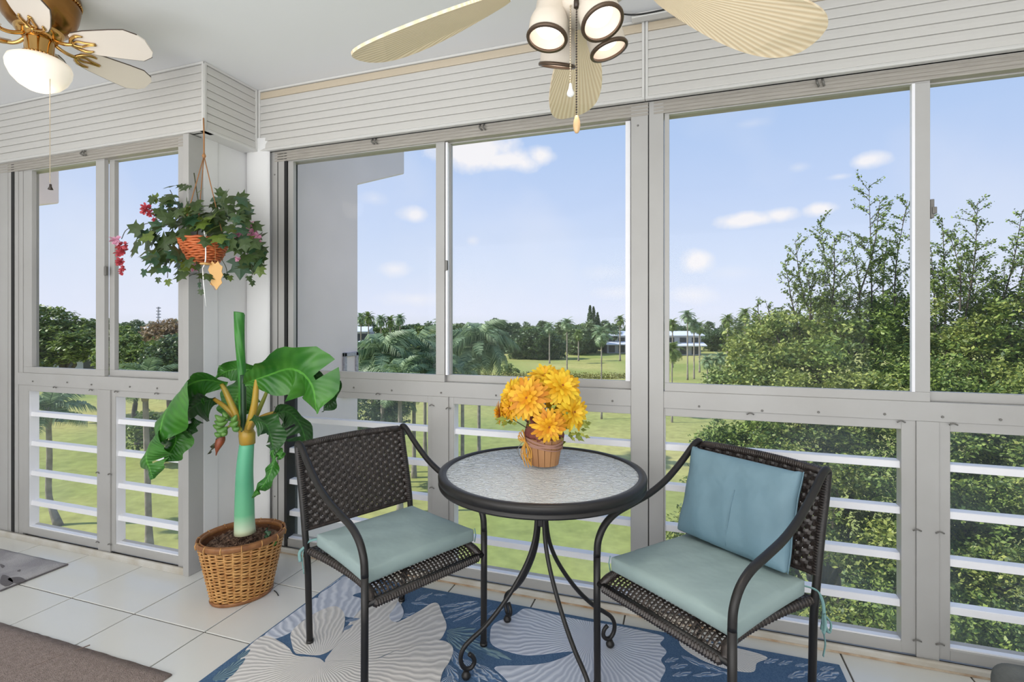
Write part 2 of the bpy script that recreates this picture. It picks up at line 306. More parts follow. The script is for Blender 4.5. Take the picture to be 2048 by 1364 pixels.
# ---------------------------------------------------------------- mesh helpers
class MB:
    def __init__(s): s.v=[]; s.f=[]; s.uv=None
    def add(s,V,F):
        n=len(s.v); s.v+= [tuple(p) for p in V]; s.f+=[tuple(i+n for i in f) for f in F]; return s
    def box(s,x0,x1,y0,y1,z0,z1):
        V=[(x,y,z) for z in (z0,z1) for y in (y0,y1) for x in (x0,x1)]
        return s.add(V,[(0,2,3,1),(4,5,7,6),(0,1,5,4),(2,6,7,3),(0,4,6,2),(1,3,7,5)])
    def prism(s,poly,axis,a,b):      # poly of 2D points extruded along axis ('x','y','z') from a to b
        def P(u,v,w): return {'x':(w,u,v),'y':(u,w,v),'z':(u,v,w)}[axis]
        n=len(poly); V=[P(u,v,a) for u,v in poly]+[P(u,v,b) for u,v in poly]
        F=[tuple(range(n))[::-1],tuple(range(n,2*n))]+[(i,(i+1)%n,n+(i+1)%n,n+i) for i in range(n)]
        return s.add(V,F)
    def tube(s,pts,r,n=8,closed=False,cap=True,flat=1.,up=None):
        P=[Vector(p) for p in pts]; m=len(P); R=r if hasattr(r,'__len__') else [r]*m
        V=[]; prev=None
        for i,p in enumerate(P):
            if closed: t=(P[(i+1)%m]-P[i-1])
            else: t=P[min(i+1,m-1)]-P[max(i-1,0)]
            t.normalize()
            if up is not None: a=Vector(up)-t*t.dot(Vector(up)); a.normalize() if a.length>1e-6 else None
            elif prev is None: a=t.orthogonal().normalized()
            else:
                a=prev-t*t.dot(prev); a=a.normalized() if a.length>1e-6 else t.orthogonal().normalized()
            prev=a; b=t.cross(a)
            for k in range(n):
                q=2*math.pi*k/n; V.append(p+a*math.cos(q)*R[i]+b*math.sin(q)*R[i]*flat)
        F=[]
        for i in range(m if closed else m-1):
            for k in range(n):
                j=(i+1)%m; F.append((i*n+k,i*n+(k+1)%n,j*n+(k+1)%n,j*n+k))
        if cap and not closed: F+= [tuple(range(n))[::-1],tuple((m-1)*n+k for k in range(n))]
        return s.add(V,F)
    def lathe(s,prof,c=(0,0,0),n=32,sx=1.,sy=1.,rot=None,cap=True):
        V=[];m=len(prof)
        for r,z in prof:
            for k in range(n):
                q=2*math.pi*k/n; p=Vector((r*math.cos(q)*sx,r*math.sin(q)*sy,z))
                if rot is not None: p=rot@p
                V.append(p+Vector(c))
        F=[(i*n+k,i*n+(k+1)%n,(i+1)*n+(k+1)%n,(i+1)*n+k) for i in range(m-1) for k in range(n)]
        if cap:
            if prof[0][0]>1e-4: F.append(tuple(range(n))[::-1])
            if prof[-1][0]>1e-4: F.append(tuple((m-1)*n+k for k in range(n)))
        return s.add(V,F)
    def build(s,name,m,parent=None,smooth=False,bevel=None,org=None,sub=None,solid=None,label=None,kind=None,uv=None):
        me=bpy.data.meshes.new(name)
        V=s.v
        if org is not None: o0=Vector(org); V=[(a-o0.x,b-o0.y,c-o0.z) for a,b,c in V]
        me.from_pydata(V,[],s.f)
        if uv is not None:
            ul=me.uv_layers.new(name='UVMap')
            for lp in me.loops: ul.data[lp.index].uv=uv[lp.vertex_index]
        me.materials.append(m if not isinstance(m,str) else M[m])
        if smooth:
            me.polygons.foreach_set('use_smooth',[True]*len(me.polygons))
        o=link(name,me,parent,org)
        if solid: q=o.modifiers.new('t','SOLIDIFY'); q.thickness=solid; q.offset=0
        if bevel: q=o.modifiers.new('b','BEVEL'); q.width=bevel; q.segments=2; q.limit_method='ANGLE'; q.harden_normals=False
        if sub: q=o.modifiers.new('s','SUBSURF'); q.levels=sub; q.render_levels=sub
        if label: o['label']=label
        if kind: o['kind']=kind
        me.update()
        return o
def wmat(o):
    if o is None: return Matrix.Identity(4)
    return (wmat(o.parent)@o.matrix_parent_inverse@o.matrix_basis) if o.parent else o.matrix_basis.copy()
def link(name,data,parent=None,org=None,local=False):
    o=bpy.data.objects.new(name,data); C.objects.link(o)
    if parent is not None:
        o.parent=parent
        if not local: o.matrix_parent_inverse=wmat(parent).inverted()
    if org is not None: o.location=org
    return o
def tag(o,label,cat,group=None,kind=None):
    o['label']=label; o['category']=cat
    if group: o['group']=group
    if kind: o['kind']=kind
    return o
def thing(name,label,cat,loc=(0,0,0),rz=0,group=None):
    o=bpy.data.objects.new(name,None); C.objects.link(o); o.location=loc; o.rotation_euler=(0,0,rz); o.empty_display_size=.1
    tag(o,label,cat,group); return o
def setting(name,loc=(0,0,0)):
    o=bpy.data.objects.new(name,None); C.objects.link(o); o.location=loc; o['kind']='structure'; return o
def copy_tree(o,parent=None):
    c=o.copy(); C.objects.link(c)
    if parent is not None: c.parent=parent
    for ch in list(o.children): copy_tree(ch,c)
    return c
def crom(P,n=6,closed=False):
    P=[Vector(p) for p in P]; m=len(P); out=[]
    rng=range(m) if closed else range(m-1)
    for i in rng:
        if closed: a,b,c,d=P[i-1],P[i],P[(i+1)%m],P[(i+2)%m]
        else: b,c=P[i],P[i+1]; a=P[i-1] if i else b+(b-c); d=P[i+2] if i+2<m else c+(c-b)
        for k in range(n):
            t=k/n; out.append(.5*((2*b)+(c-a)*t+(2*a-5*b+4*c-d)*t*t+(3*b-a-3*c+d)*t**3))
    if not closed: out.append(P[-1])
    return out
def lerp(a,b,t): return a+(b-a)*t
def qmesh(name,V,F,m,parent=None,org=None,kind=None,smooth=False):     # big numpy mesh of quads
    me=bpy.data.meshes.new(name); V=np.asarray(V,dtype=np.float32); F=np.asarray(F,dtype=np.int32); k=F.shape[1]
    if org is not None: V=V-np.array(org,dtype=np.float32)
    me.vertices.add(len(V)); me.vertices.foreach_set('co',V.ravel())
    me.loops.add(F.size); me.loops.foreach_set('vertex_index',F.ravel())
    me.polygons.add(len(F)); me.polygons.foreach_set('loop_start',np.arange(0,F.size,k,dtype=np.int32))
    me.update(calc_edges=True); me.materials.append(M[m] if isinstance(m,str) else m)
    o=link(name,me,parent,org)
    if kind: o['kind']=kind
    return o
# ================================================================ STRUCTURE
CEIL=2.57
# floor of 16 inch tiles
fl_=MB().box(-5.2,2.6,-2.6,1.99,-.2,-.004).box(-2.385,2.6,1.99,2.36,-.2,-.004).build('floor','grout'); fl_['kind']='structure'
x0=-2.682-.4065*6; y0=1.583-.407*10
tmesh=None
for i in range(20):
    for j in range(12):
        xa=x0+i*.4065; ya=y0+j*.407; xb=min(xa+.4065,2.58); yb=ya+.407
        lim=2.262 if xa>-2.36 else 1.985
        if ya>=lim or xa>=2.55: continue
        w=.0032
        if yb>lim: yb=lim+w
        if xb-xa<.05 or yb-ya<.05: continue
        full=abs(xb-xa-.4065)<1e-6 and abs(yb-ya-.407)<1e-6
        if full and tmesh is not None:
            o=link('tile',tmesh,fl_); o.location=(xa,ya,0)
        else:
            b=MB(); V=[(w,w),(xb-xa-w,w),(xb-xa-w,yb-ya-w),(w,yb-ya-w)]
            e=.0015
            b.add([(x,y,-.006) for x,y in V]+[(x,y,-e) for x,y in V]+[(x+(e if k in(0,3) else -e),y+(e if k<2 else -e),0) for k,(x,y) in enumerate(V)],
                  [(0,1,5,4),(1,2,6,5),(2,3,7,6),(3,0,4,7),(4,5,9,8),(5,6,10,9),(6,7,11,10),(7,4,8,11),(8,9,10,11)])
            o=b.build('tile','tile',fl_); o.location=(xa,ya,0)
            if full: tmesh=o.data
ce=MB().box(-5.2,2.6,-2.6,2.36,CEIL,CEIL+.15).build('ceiling','ceil'); ce['kind']='structure'
for nm,bx in (('wall_left',(-5.2,-5.05,-2.6,2.1,0,CEIL)),('wall_right',(2.45,2.6,-2.6,2.4,0,CEIL)),('wall_back',(-5.05,2.45,-2.6,-2.45,0,CEIL))):
    o=MB().box(*bx).build(nm,'wall'); o['kind']='structure'
# pilaster between the two windows
o=MB().box(-2.384,-2.358,1.98,2.36,0,CEIL).box(-2.358,-2.19,2.285,2.37,0,CEIL).build('wall_corner_pillar','wall'); o['kind']='structure'
p=o
b=MB().box(-2.386,-2.349,1.9,1.985,0,2.22); b.build('corner_post','frame',p,bevel=.002)
b=MB().box(-2.3852,-2.348,1.985,2.07,0,2.3); b.build('side_panel','wall',p,bevel=.0015)
b=MB().box(-2.3852,-2.352,2.07,2.262,0,2.3); b.build('side_panel','wall',p,bevel=.0015)
# half round column face beside the main window
V=[];F=[];
for k in range(13):
    q=math.pi*k/12; x=-2.268-.082*math.cos(q); y=2.262-.022*math.sin(q); V+= [(x,y,0),(x,y,2.3)]
F=[(2*k,2*k+2,2*k+3,2*k+1) for k in range(12)]
MB().add(V,F).build('rounded_cover','wall',p,smooth=True)

# ---- windows
def bar(parent,name,x0,x1,y0,y1,z0,z1,m='frame',bev=.0015): return MB().box(x0,x1,y0,y1,z0,z1).build(name,m,parent,bevel=bev)
def screws(parent,pts,y):
    for x,z in pts:
        b=MB().lathe([(.0045,0),(.0045,.002),(.003,.003),(.0005,.003)],n=10,rot=Matrix.Rotation(math.pi/2,3,'X')); 
        o=b.build('screw','screw',parent,smooth=False); o.location=(x,y,z); o.matrix_parent_inverse=wmat(parent).inverted()
def slats(parent,xa,xb,y):
    for z in (.747,.573,.398,.222):
        MB().prism([(y+.015,z-.026),(y+.017,z-.002),(y+.02,z),(y+.056,z+.001),(y+.056,z-.02),(y+.05,z-.026)],'x',xa,xb).build('rail_slat','rail',parent)
def lower_panel(parent,xa,xb,y,fr,la,lb):     # opening xa..xb, outer frame fr wide, y = face
    z0,z1=.071,.871
    bar(parent,'panel_stile',la,xa,y+.002,y+.05,.031,.905); bar(parent,'panel_stile',xb,lb,y+.002,y+.05,.031,.905)
    bar(parent,'panel_rail',xa,xb,y+.002,y+.05,z1,.905)
    MB().prism([(y+.002,.031),(y+.002,z0-.003),(y+.006,z0),(y+.05,z0+.01),(y+.05,.031)],'x',xa,xb).build('panel_rail','frame',parent)
    MB().box(xa,xb,y+.008,y+.056,z0-.001,z0+.006).build('inner_ledge','rail',parent)
    MB().box(xa-.004,xa+.001,y+.006,y+.055,z0,z1).build('inner_reveal','rail',parent)
    slats(parent,xa,xb,y)
    MB().box(xa-.005,xb+.005,y+.058,y+.061,z0-.01,z1+.01).build('glass_pane','glass_low',parent)
def window(name,y,X):
    w=setting(name,(X['l'],y,0)); yf=y
    # bottom track
    MB().prism([(y-.026,0),(y-.026,.024),(y-.021,.03),(y-.012,.03),(y-.012,.012),(y+.075,.012),(y+.075,0)],'x',X['l'],X['r']).build('floor_track','sill',w)
    MB().box(X['l'],X['r'],y-.0275,y-.0255,.001,.009).build('rust_line','rust' if y>2.1 else 'sill',w)
    MB().box(X['l'],X['r'],y-.011,y+.02,.012,.016).build('track_dirt','dirt',w)
    # head
    b=MB(); prof=[(y-.0,2.172),(y-.0,2.19)]
    pts=[(y+.075,2.17),(y-.006,2.17)]
    z=2.17
    for k in range(6): pts+=[(y-.006,z+.0095),(y-.003,z+.011),(y-.003,z+.0135),(y-.006,z+.015)]; z+=.015
    pts+=[(y-.006,2.3),(y+.075,2.3)]
    b.prism(pts,'x',X['l']+.02,X['r']).build('head_rail','alu',w)
    for (a,bb,dy,m) in X['posts']: bar(w,'post',a,bb,y-.005+dy,y+.085,.03 if a>-2.4 or y>2.1 else .0,2.30,m,.002)
    for (a,bb) in X['gaps']: MB().box(a,bb,y-.004,y+.08,.03,2.3).build('dark_seam','gap',w)
    # middle rail
    bar(w,'middle_rail',X['ml'],X['mr'],y-.002,y+.07,.905,.977); 
    # sashes: (x0,x1,front offset)
    for (a,bb,dy,sl,sr,name2) in X['sashes']:
        bar(w,'sash_rail',a,bb,y+.004+dy,y+.028+dy,.977,1.0125)
        bar(w,'sash_rail',a,bb,y+.004+dy,y+.028+dy,2.165,2.2)
        if sl>0: bar(w,'sash_stile',a,a+sl,y+.004+dy,y+.028+dy,1.0125,2.165)
        if sr>0: bar(w,'sash_stile',bb-sr,bb,y+.004+dy,y+.028+dy,1.0125,2.165)
        MB().box(a+sl-.003,bb-sr+.003,y+.015+dy,y+.019+dy,1.01,2.168).build('glass_pane','glass',w)
    for (xa,xb,la,lb) in X['low']: lower_panel(w,xa,xb,y,0,la,lb)
    for (a,bb) in X['mull']: bar(w,'lower_mullion',a,bb,y-.006,y+.06,.026,.905)
    screws(w,X['screws'],y-.0045)
    # small turn clips that hold the lower panels
    for (x,z) in X['clips']:
        MB().tube(crom([(x-.012,y-.008,z-.003),(x,y-.012,z+.004),(x+.014,y-.008,z-.002)],4),.0028,6).build('panel_clip','screw',w,smooth=True)
    return w
YM=2.285; YL=1.93
w1=window('window_1',YL,dict(l=-4.3,r=-2.385,ml=-3.743,mr=-2.451,
    posts=[(-4.02,-3.915,0,'frame'),(-3.905,-3.832,0,'frame'),(-3.832,-3.80,.003,'frame'),(-3.775,-3.743,.004,'frame'),(-3.743,-3.705,.008,'frame'),(-2.451,-2.385,0,'frame')],
    gaps=[(-3.80,-3.775)],
    sashes=[(-3.70,-3.01,0,.075,.068,'a'),(-3.012,-2.455,.027,.04,.01,'b')],
    low=[(-3.651,-3.066,-3.705,-3.045),(-2.92,-2.455,-2.95,-2.451)],mull=[(-3.045,-2.95)],
    screws=[(-3.6,.93),(-3.3,.935),(-3.1,.93),(-2.8,.93),(-2.6,.93),(-2.41,1.5),(-2.41,1.2),(-2.41,2.1),(-2.41,.05)],
    clips=[(-3.045,.45),(-2.95,.45),(-3.045,.07),(-2.95,.07),(-3.4,.903),(-3.1,.9),(-2.9,.9),(-2.6,.903)]))
# open channel with hinge strip on the left of window one
MB().box(-3.698,-3.66,YL+.01,YL+.03,1.0,2.165).build('hinge_strip','rail',w1,bevel=.002)
w2=window('window_2',YM,dict(l=-2.19,r=-.146,ml=-2.107,mr=-.22,
    posts=[(-2.191,-2.152,0,'frame'),(-2.149,-2.107,.002,'frame'),(-.22,-.1475,0,'frame')],
    gaps=[(-2.152,-2.149),(-2.105,-2.088),(-.1475,-.1435)],
    sashes=[(-2.086,-1.125,0,.035,.048,'a'),(-1.128,-.222,.027,.024,.024,'b')],
    low=[(-2.09,-1.217,-2.107,-1.19),(-1.074,-.222,-1.10,-.22)],mull=[(-1.19,-1.10)],
    screws=[(-1.9,.925),(-1.65,.93),(-1.42,.925),(-1.14,.925),(-.85,.925),(-.5,.925),(-.3,.925),(-.19,2.13),(-2.17,2.1),(-2.17,.8),(-2.17,.3)],
    clips=[(-1.19,.86),(-1.10,.85),(-1.5,.903),(-.7,.903),(-1.19,.45),(-1.10,.45)]))
w3=window('window_3',YM,dict(l=-.144,r=2.45,ml=-.083,mr=2.4,
    posts=[(-.1435,-.083,0,'frame'),(2.35,2.45,0,'frame')],
    gaps=[],
    sashes=[(-.08,.866,0,.02,.05,'a'),(.855,2.36,.027,.02,.05,'b')],
    low=[(-.077,.775,-.083,.82),(.926,2.0,.89,2.05)],mull=[(.82,.89)],
    screws=[(.06,.92),(.3,.915),(.5,.92),(.72,.925),(.9,.925),(1.07,.925)],
    clips=[(.255,.9),(.77,.9),(.93,.9),(.82,.5),(.89,.5),(.82,.09),(.89,.09)]))
MB().box(.808,.818,YM+.001,YM+.02,1.0125,2.165).build('stile_edge','rail',w3)
MB().box(-1.119,-1.108,YM+.004,YM+.024,1.0125,2.165).build('stile_edge','rail',w2)
MB().box(-.246,-.225,YM+.02,YM+.034,1.0125,2.165).build('stile_edge','rail',w2)
# latches
b=MB().box(.868,.880,YM+.006,YM+.03,1.66,1.73).box(.872,.886,YM+.0,YM+.02,1.675,1.70).build('sash_latch','screw',w3,bevel=.002)
b=MB().box(-1.122,-1.108,YM-.002,YM+.012,1.53,1.58).build('sash_latch','screw',w2,bevel=.002)
b=MB().box(-3.006,-2.99,YL-.002,YL+.012,1.53,1.58).build('sash_latch','screw',w1,bevel=.002)
# clips hanging under the shutter boxes in front of the head rails
for w,y,xs in ((w2,YM,(-1.52,-.92)),(w3,YM,(.50,)),(w1,YL,(-3.15,))):
    for x in xs:
        MB().tube(crom([(x-.008,y-.012,2.222),(x-.008,y-.024,2.205),(x,y-.010,2.196)],4),.004,6).tube(crom([(x+.012,y-.012,2.222),(x+.012,y-.024,2.205),(x+.018,y-.010,2.196)],4),.004,6).build('head_clip','screw',w,smooth=True)

# ---- roll shutter boxes
def shutter(label,a,b_,z0=2.2247,z1=CEIL,top_m='shutter',n=8,inner='x',d0=.012,d1=.012,flip=1):
    """housing whose front runs from point a to point b (2D), room side on the left of a->b when flip=1"""
    A=Vector((a[0],a[1],0)); B=Vector((b_[0],b_[1],0)); t=(B-A).normalized(); Ln=(B-A).length
    nrm=Vector((t.y,-t.x,0))*flip          # towards the room
    r=thing('shutter_housing',label,'roller shutter',(a[0],a[1],z0),0,'roller shutter boxes under the ceiling')
    def prism(name,poly,s0,s1,m,**k):      # poly of (depth towards room, z)
        V=[];nn=len(poly)
        for s in (s0,s1):
            for d,z in poly: p=A+t*s+nrm*d; V.append((p.x,p.y,z))
        F=[tuple(range(nn))[::-1],tuple(range(nn,2*nn))]+[(i,(i+1)%nn,nn+(i+1)%nn,nn+i) for i in range(nn)]
        return MB().add(V,F).build(name,m,r,**k)
    prism('top_rail',[(-.02,z1-.001),(.0,z1-.001),(.0,z1-.012),(-.02,z1-.012)],0,Ln,'shutter_trim')
    prism('bottom_rail',[(-.03,z0),(.0,z0),(.003,z0+.002),(.003,z0+.006),(0,z0+.014),(-.006,z0+.02),(-.03,z0+.02)],0,Ln,'shutter_trim')
    h=(z1-.012-z0-.018)/n
    for k in range(n):
        zb=z0+.018+k*h; m=top_m if k==n-1 else 'shutter'
        prism('slat',[(-.009,zb-.0008),(-.0035,zb),(-.0025,zb+.002),(-.0035,zb+h*.5),(-.006,zb+h-.003),(-.009,zb+h-.0014),(-.02,zb+h-.0014),(-.02,zb-.0008)],d0,Ln-d1,m)
    for s0,s1 in ((0,d0),(Ln-d1,Ln)):
        prism('end_trim',[(-.02,z0+.01),(.0015,z0+.01),(.0015,z1-.002),(-.02,z1-.002)],s0,s1,'shutter_trim',bevel=.0015)
    return r,prism,Ln
sh1,pr,L1=shutter('left white louvred shutter box above the left window, ending at the pillar corner',(-4.75,1.906),(-2.256,1.906)); pr('bottom_plate',[(-.02,2.2247),(-.02,2.235),(-.06,2.235),(-.06,2.2247)],0,L1,'shutter_trim')
sh2,pr,L2=shutter('short white louvred shutter box side turning the corner over the hanging basket',(-2.255,1.909),(-2.255,2.245),flip=1)
sh3,pr,L3=shutter('white louvred shutter box above the middle window with a beige top slat',(-2.252,2.245),(-.159,2.245),top_m='shutter_beige'); pr('bottom_plate',[(-.02,2.2247),(-.02,2.235),(-.06,2.235),(-.06,2.2247)],0,L3,'shutter_trim')
sh4,pr,L4=shutter('long white louvred shutter box above the right window, beige top slat',(-.157,2.245),(2.44,2.245),top_m='shutter_beige'); pr('bottom_plate',[(-.02,2.2247),(-.02,2.235),(-.06,2.235),(-.06,2.2247)],0,L4,'shutter_trim')
MB().box(-2.40,-2.262,1.94,2.24,2.228,2.236).build('bottom_plate','shutter_trim',sh2)
# cable raceway on the ceiling behind the cream fan
t=thing('cable_raceway','white plastic cable raceway with black wire along the ceiling edge','cable',(-.1,2.1,CEIL))
MB().box(-.21,.09,2.19,2.232,CEIL-.02,CEIL-.001).build('channel','shutter_trim',t,bevel=.003)
for x in (-.02,.03): MB().box(x,x+.008,2.183,2.234,CEIL-.026,CEIL-.001).build('clip','shutter_trim',t,bevel=.002)
MB().tube(crom([(-.31,2.11,CEIL-.006),(-.24,2.17,CEIL-.008),(-.17,2.187,CEIL-.012),(-.05,2.185,CEIL-.012),(.02,2.187,CEIL-.012)],6),.0035,6).build('wire','gap',t,smooth=True)

# ---------------------------------------------------------------- outside fins of the building
XF=-2.3
fa=PX(716,370,XF); fb=PX(809,348,XF)
o=MB().prism([(2.36,-9),(fa.y,-9),(fa.y,fa.z),(fb.y,fb.z),(fb.y,3.6),(2.36,3.6)],'x',XF-.25,XF).build('wall_outside_fin','fin',bevel=.01); o['kind']='structure'
XG=-4.4
ga=PX(60,412,XG); gb=PX(119,407,XG)
o=MB().prism([(2.0,-9),(2.12,-9),(2.12,2.03),(gb.y,gb.z),(gb.y,3.6),(2.0,3.6)],'x',XG-.25,XG).build('wall_outside_fin','fin',bevel=.01); o['kind']='structure'
# facade above and below the glazing
o=MB().box(-2.3,2.7,2.37,2.5,2.3,3.4).box(-5.2,-2.3,2.02,2.15,2.3,3.4).build('wall_facade_top','fin'); o['kind']='structure'
o=MB().box(-5.2,2.6,-2.6,1.99,-3.2,-.2).box(-2.385,2.6,1.99,2.36,-3.2,-.2).build('wall_facade_below','fin'); o['kind']='structure'
# meter-box frame on the fin
a=PX(683,706,XF); b2=PX(716,744,XF)
y0_,y1_=a.y+.01,b2.y-.02; z1_=a.z; z0_=z1_-.32
t=thing('wall_plaque','small grey framed plaque on the outside wall fin by the window','plaque',(XF,y0_,z0_))
w=.028; MB().box(XF,XF+.02,y0_,y1_,z1_-w,z1_).box(XF,XF+.02,y0_,y1_,z0_,z0_+w).box(XF,XF+.02,y0_,y0_+w,z0_,z1_).box(XF,XF+.02,y1_-w,y1_,z0_,z1_).build('frame',mat('plaque_frame',s2l(150,148,158),.6,noise=(60,.2),col2=s2l(190,188,196)),t,bevel=.003)
MB().box(XF,XF+.008,y0_+w,y1_-w,z0_+w,z1_-w).build('panel','fin',t)
# ================================================================ FURNITURE
LOC=lambda o:(setattr(o,'matrix_parent_inverse',Matrix.Identity(4)),o)[1]
TP=[(0,.775),(.012,.786),(.04,.775),(.09,.735),(.15,.692),(.21,.656),(.29,.624),(.38,.603),(.46,.585),(.515,.553),(.545,.505),(.551,.45)]
def rearpath():  # (s,z) up the rear post
    return [(-.503,0),(-.490,.15),(-.474,.33),(-.478,.44),(-.505,.58),(-.535,.70),(-.549,.778)]
def postS(z):
    P=rearpath()
    for a,b in zip(P[:-1],P[1:]):
        if a[1]<=z<=b[1]: return lerp(a[0],b[0],(z-a[1])/(b[1]-a[1]))
    return P[-1][0]
def strand(b,pts,wd,th,up): b.tube(pts,wd,4,up=up,flat=th/wd,cap=False)
def make_chair(label,loc,rz):
    t=thing('bistro_chair',label,'chair',loc,rz,'wicker bistro chairs at the table')
    for sg in (1,-1):
        wr=lambda z: sg*(.212+(.2415-.212)*min(1,z/.45))
        b=MB(); b.tube(crom([(s,wr(z),z) for s,z in rearpath()],5),.0125,10); LOC(b.build('leg','black',t,smooth=True))
        b=MB(); P=[(-.549+d,sg*lerp(.2415,.2575,d/.55),z) for d,z in TP]; b.tube(crom(P,4),.0125,10); LOC(b.build('armrest','black',t,smooth=True))
        b=MB(); b.tube([(.002,sg*.2575,.45),(.002,sg*.2575,.3),(0,sg*.2575,.014),(0,sg*.2575,.0)],.0125,10); LOC(b.build('leg','black',t,smooth=True))
        # seat side rail wrapped in rattan
        b=MB(); P=crom([(.0,sg*.235,.362),(-.03,sg*.225,.385),(-.12,sg*.222,.394),(-.3,sg*.222,.388),(-.475,sg*.23,.378)],6)
        b.tube(P,.012,8)
        for k in range(44):
            q=k/43; i=q*(len(P)-1); a=P[int(min(i,len(P)-2))].lerp(P[int(min(i,len(P)-2))+1],i-int(min(i,len(P)-2)))
            b.tube([a+Vector((-.004,0,0)),a,a+Vector((.004,0,0))],[.0132,.0148,.0132],8)
        LOC(b.build('seat_rail','rattan',t,smooth=True))
    b=MB(); b.tube([(.0,-.2575,.36),(.0,.2575,.36)],.0115,10); LOC(b.build('front_crossbar','black',t,smooth=True))
    b=MB(); b.tube([(-.475,-.232,.375),(-.475,.232,.375)],.0115,10); LOC(b.build('rear_crossbar','black',t,smooth=True))
    b=MB(); b.tube(crom([(-.547,-.2415,.772),(-.555,-.1,.782),(-.555,.1,.782),(-.547,.2415,.772)],4),.0125,10)
    for k in range(60):
        y=-.225+.45*k/59; z=.772+.0105*(1-(y/.2415)**2); b.tube([(-.553,y-.003,z),(-.553,y,z),(-.553,y+.003,z)],[.0138,.0155,.0138],8)
    LOC(b.build('top_rail','rattan',t,smooth=True))
    # woven back: flat strands running across, over and under the uprights
    b=MB(); z0,z1=.462,.768; rows=20; cols=21
    for r in range(rows):
        z=z0+(z1-z0)*(r+.5)/rows; s=postS(z)
        pts=[]
        nseg=cols*4
        for k in range(nseg+1):
            y=-.232+.464*k/nseg; a=math.cos(math.pi*(k/4+r))*.0055
            pts.append((s+a-.004*(1-(y/.232)**2),y,z))
        strand(b,pts,.0088,.0018,(0,0,1))
    for c in range(cols+1):
        y=-.232+.464*c/cols
        if c: y-=.232/cols
        strand(b,[(postS(z)-.002,y,z) for z in np.linspace(z0-.004,z1,6)],.0098,.002,(0,1,0))
    b.tube([(postS(z0)-.001,-.235,z0-.004),(postS(z0)-.001,.235,z0-.004)],.007,8)
    o=LOC(b.build('woven_back','rattan',t)); o['kind']='stuff'
    for sg in (1,-1):
        b=MB()
        for k in range(38):
            z=z0+(z1-z0)*k/37; s=postS(z); b.tube([(s,sg*.238,z-.003),(s,sg*.238,z),(s,sg*.238,z+.003)],[.0135,.0158,.0135],8)
        LOC(b.build('post_wrap','rattan',t,smooth=True))
    # woven seat and front apron: open weave
    prof=crom([(-.478,.382),(-.3,.386),(-.12,.390),(-.055,.388),(-.03,.381),(-.008,.366),(.004,.352)],6)
    prof=[Vector(p) for p in [(a[0],a[1],0) for a in prof]]
    b=MB(); ln=[0]
    for a,c in zip(prof[:-1],prof[1:]): ln.append(ln[-1]+(c-a).length)
    def at(q):
        d=q*ln[-1]
        for i in range(len(ln)-1):
            if d<=ln[i+1] or i==len(ln)-2:
                return prof[i].lerp(prof[i+1],(d-ln[i])/(ln[i+1]-ln[i]))
    nr=40
    for r in range(nr+1):
        p=at(r/nr); pts=[]
        for k in range(56+1):
            y=-.224+.448*k/56; pts.append((p.x,y,p.y+math.cos(math.pi*(k/2+r))*.003))
        strand(b,pts,.0042,.0014,(1,0,0))
    for c in range(29):
        y=-.224+.448*c/28; strand(b,[(at(q).x,y,at(q).y) for q in np.linspace(0,1,26)],.0048,.0014,(0,1,0))
    for k in range(46):                              # thick wrapped front edge
        y=-.22+.44*k/45; b.tube([(.001,y-.004,.357),(.003,y,.355),(.001,y+.004,.357)],[.0125,.0165,.0125],7)
    o=LOC(b.build('woven_seat','rattan',t)); o['kind']='stuff'
    for sg in (1,-1):
        for s in (0,):
            LOC(MB().tube([(0,sg*.2575,0),(0,sg*.2575,.012)],.0145,10).build('foot_cap','black',t,smooth=True))
        LOC(MB().tube([(-.503,sg*.212,0),(-.502,sg*.212,.012)],.0145,10).build('foot_cap','black',t,smooth=True))
    return t
C1=(-.856,1.626,-.451); C2=(-.082,1.62,-2.229)
ch1=make_chair('dark wicker bistro chair left of the glass table, without back pillow',(C1[0],C1[1],.0075),C1[2])
ch2=make_chair('dark wicker bistro chair right of the glass table, with a blue back pillow',(C2[0],C2[1],.0075),C2[2])

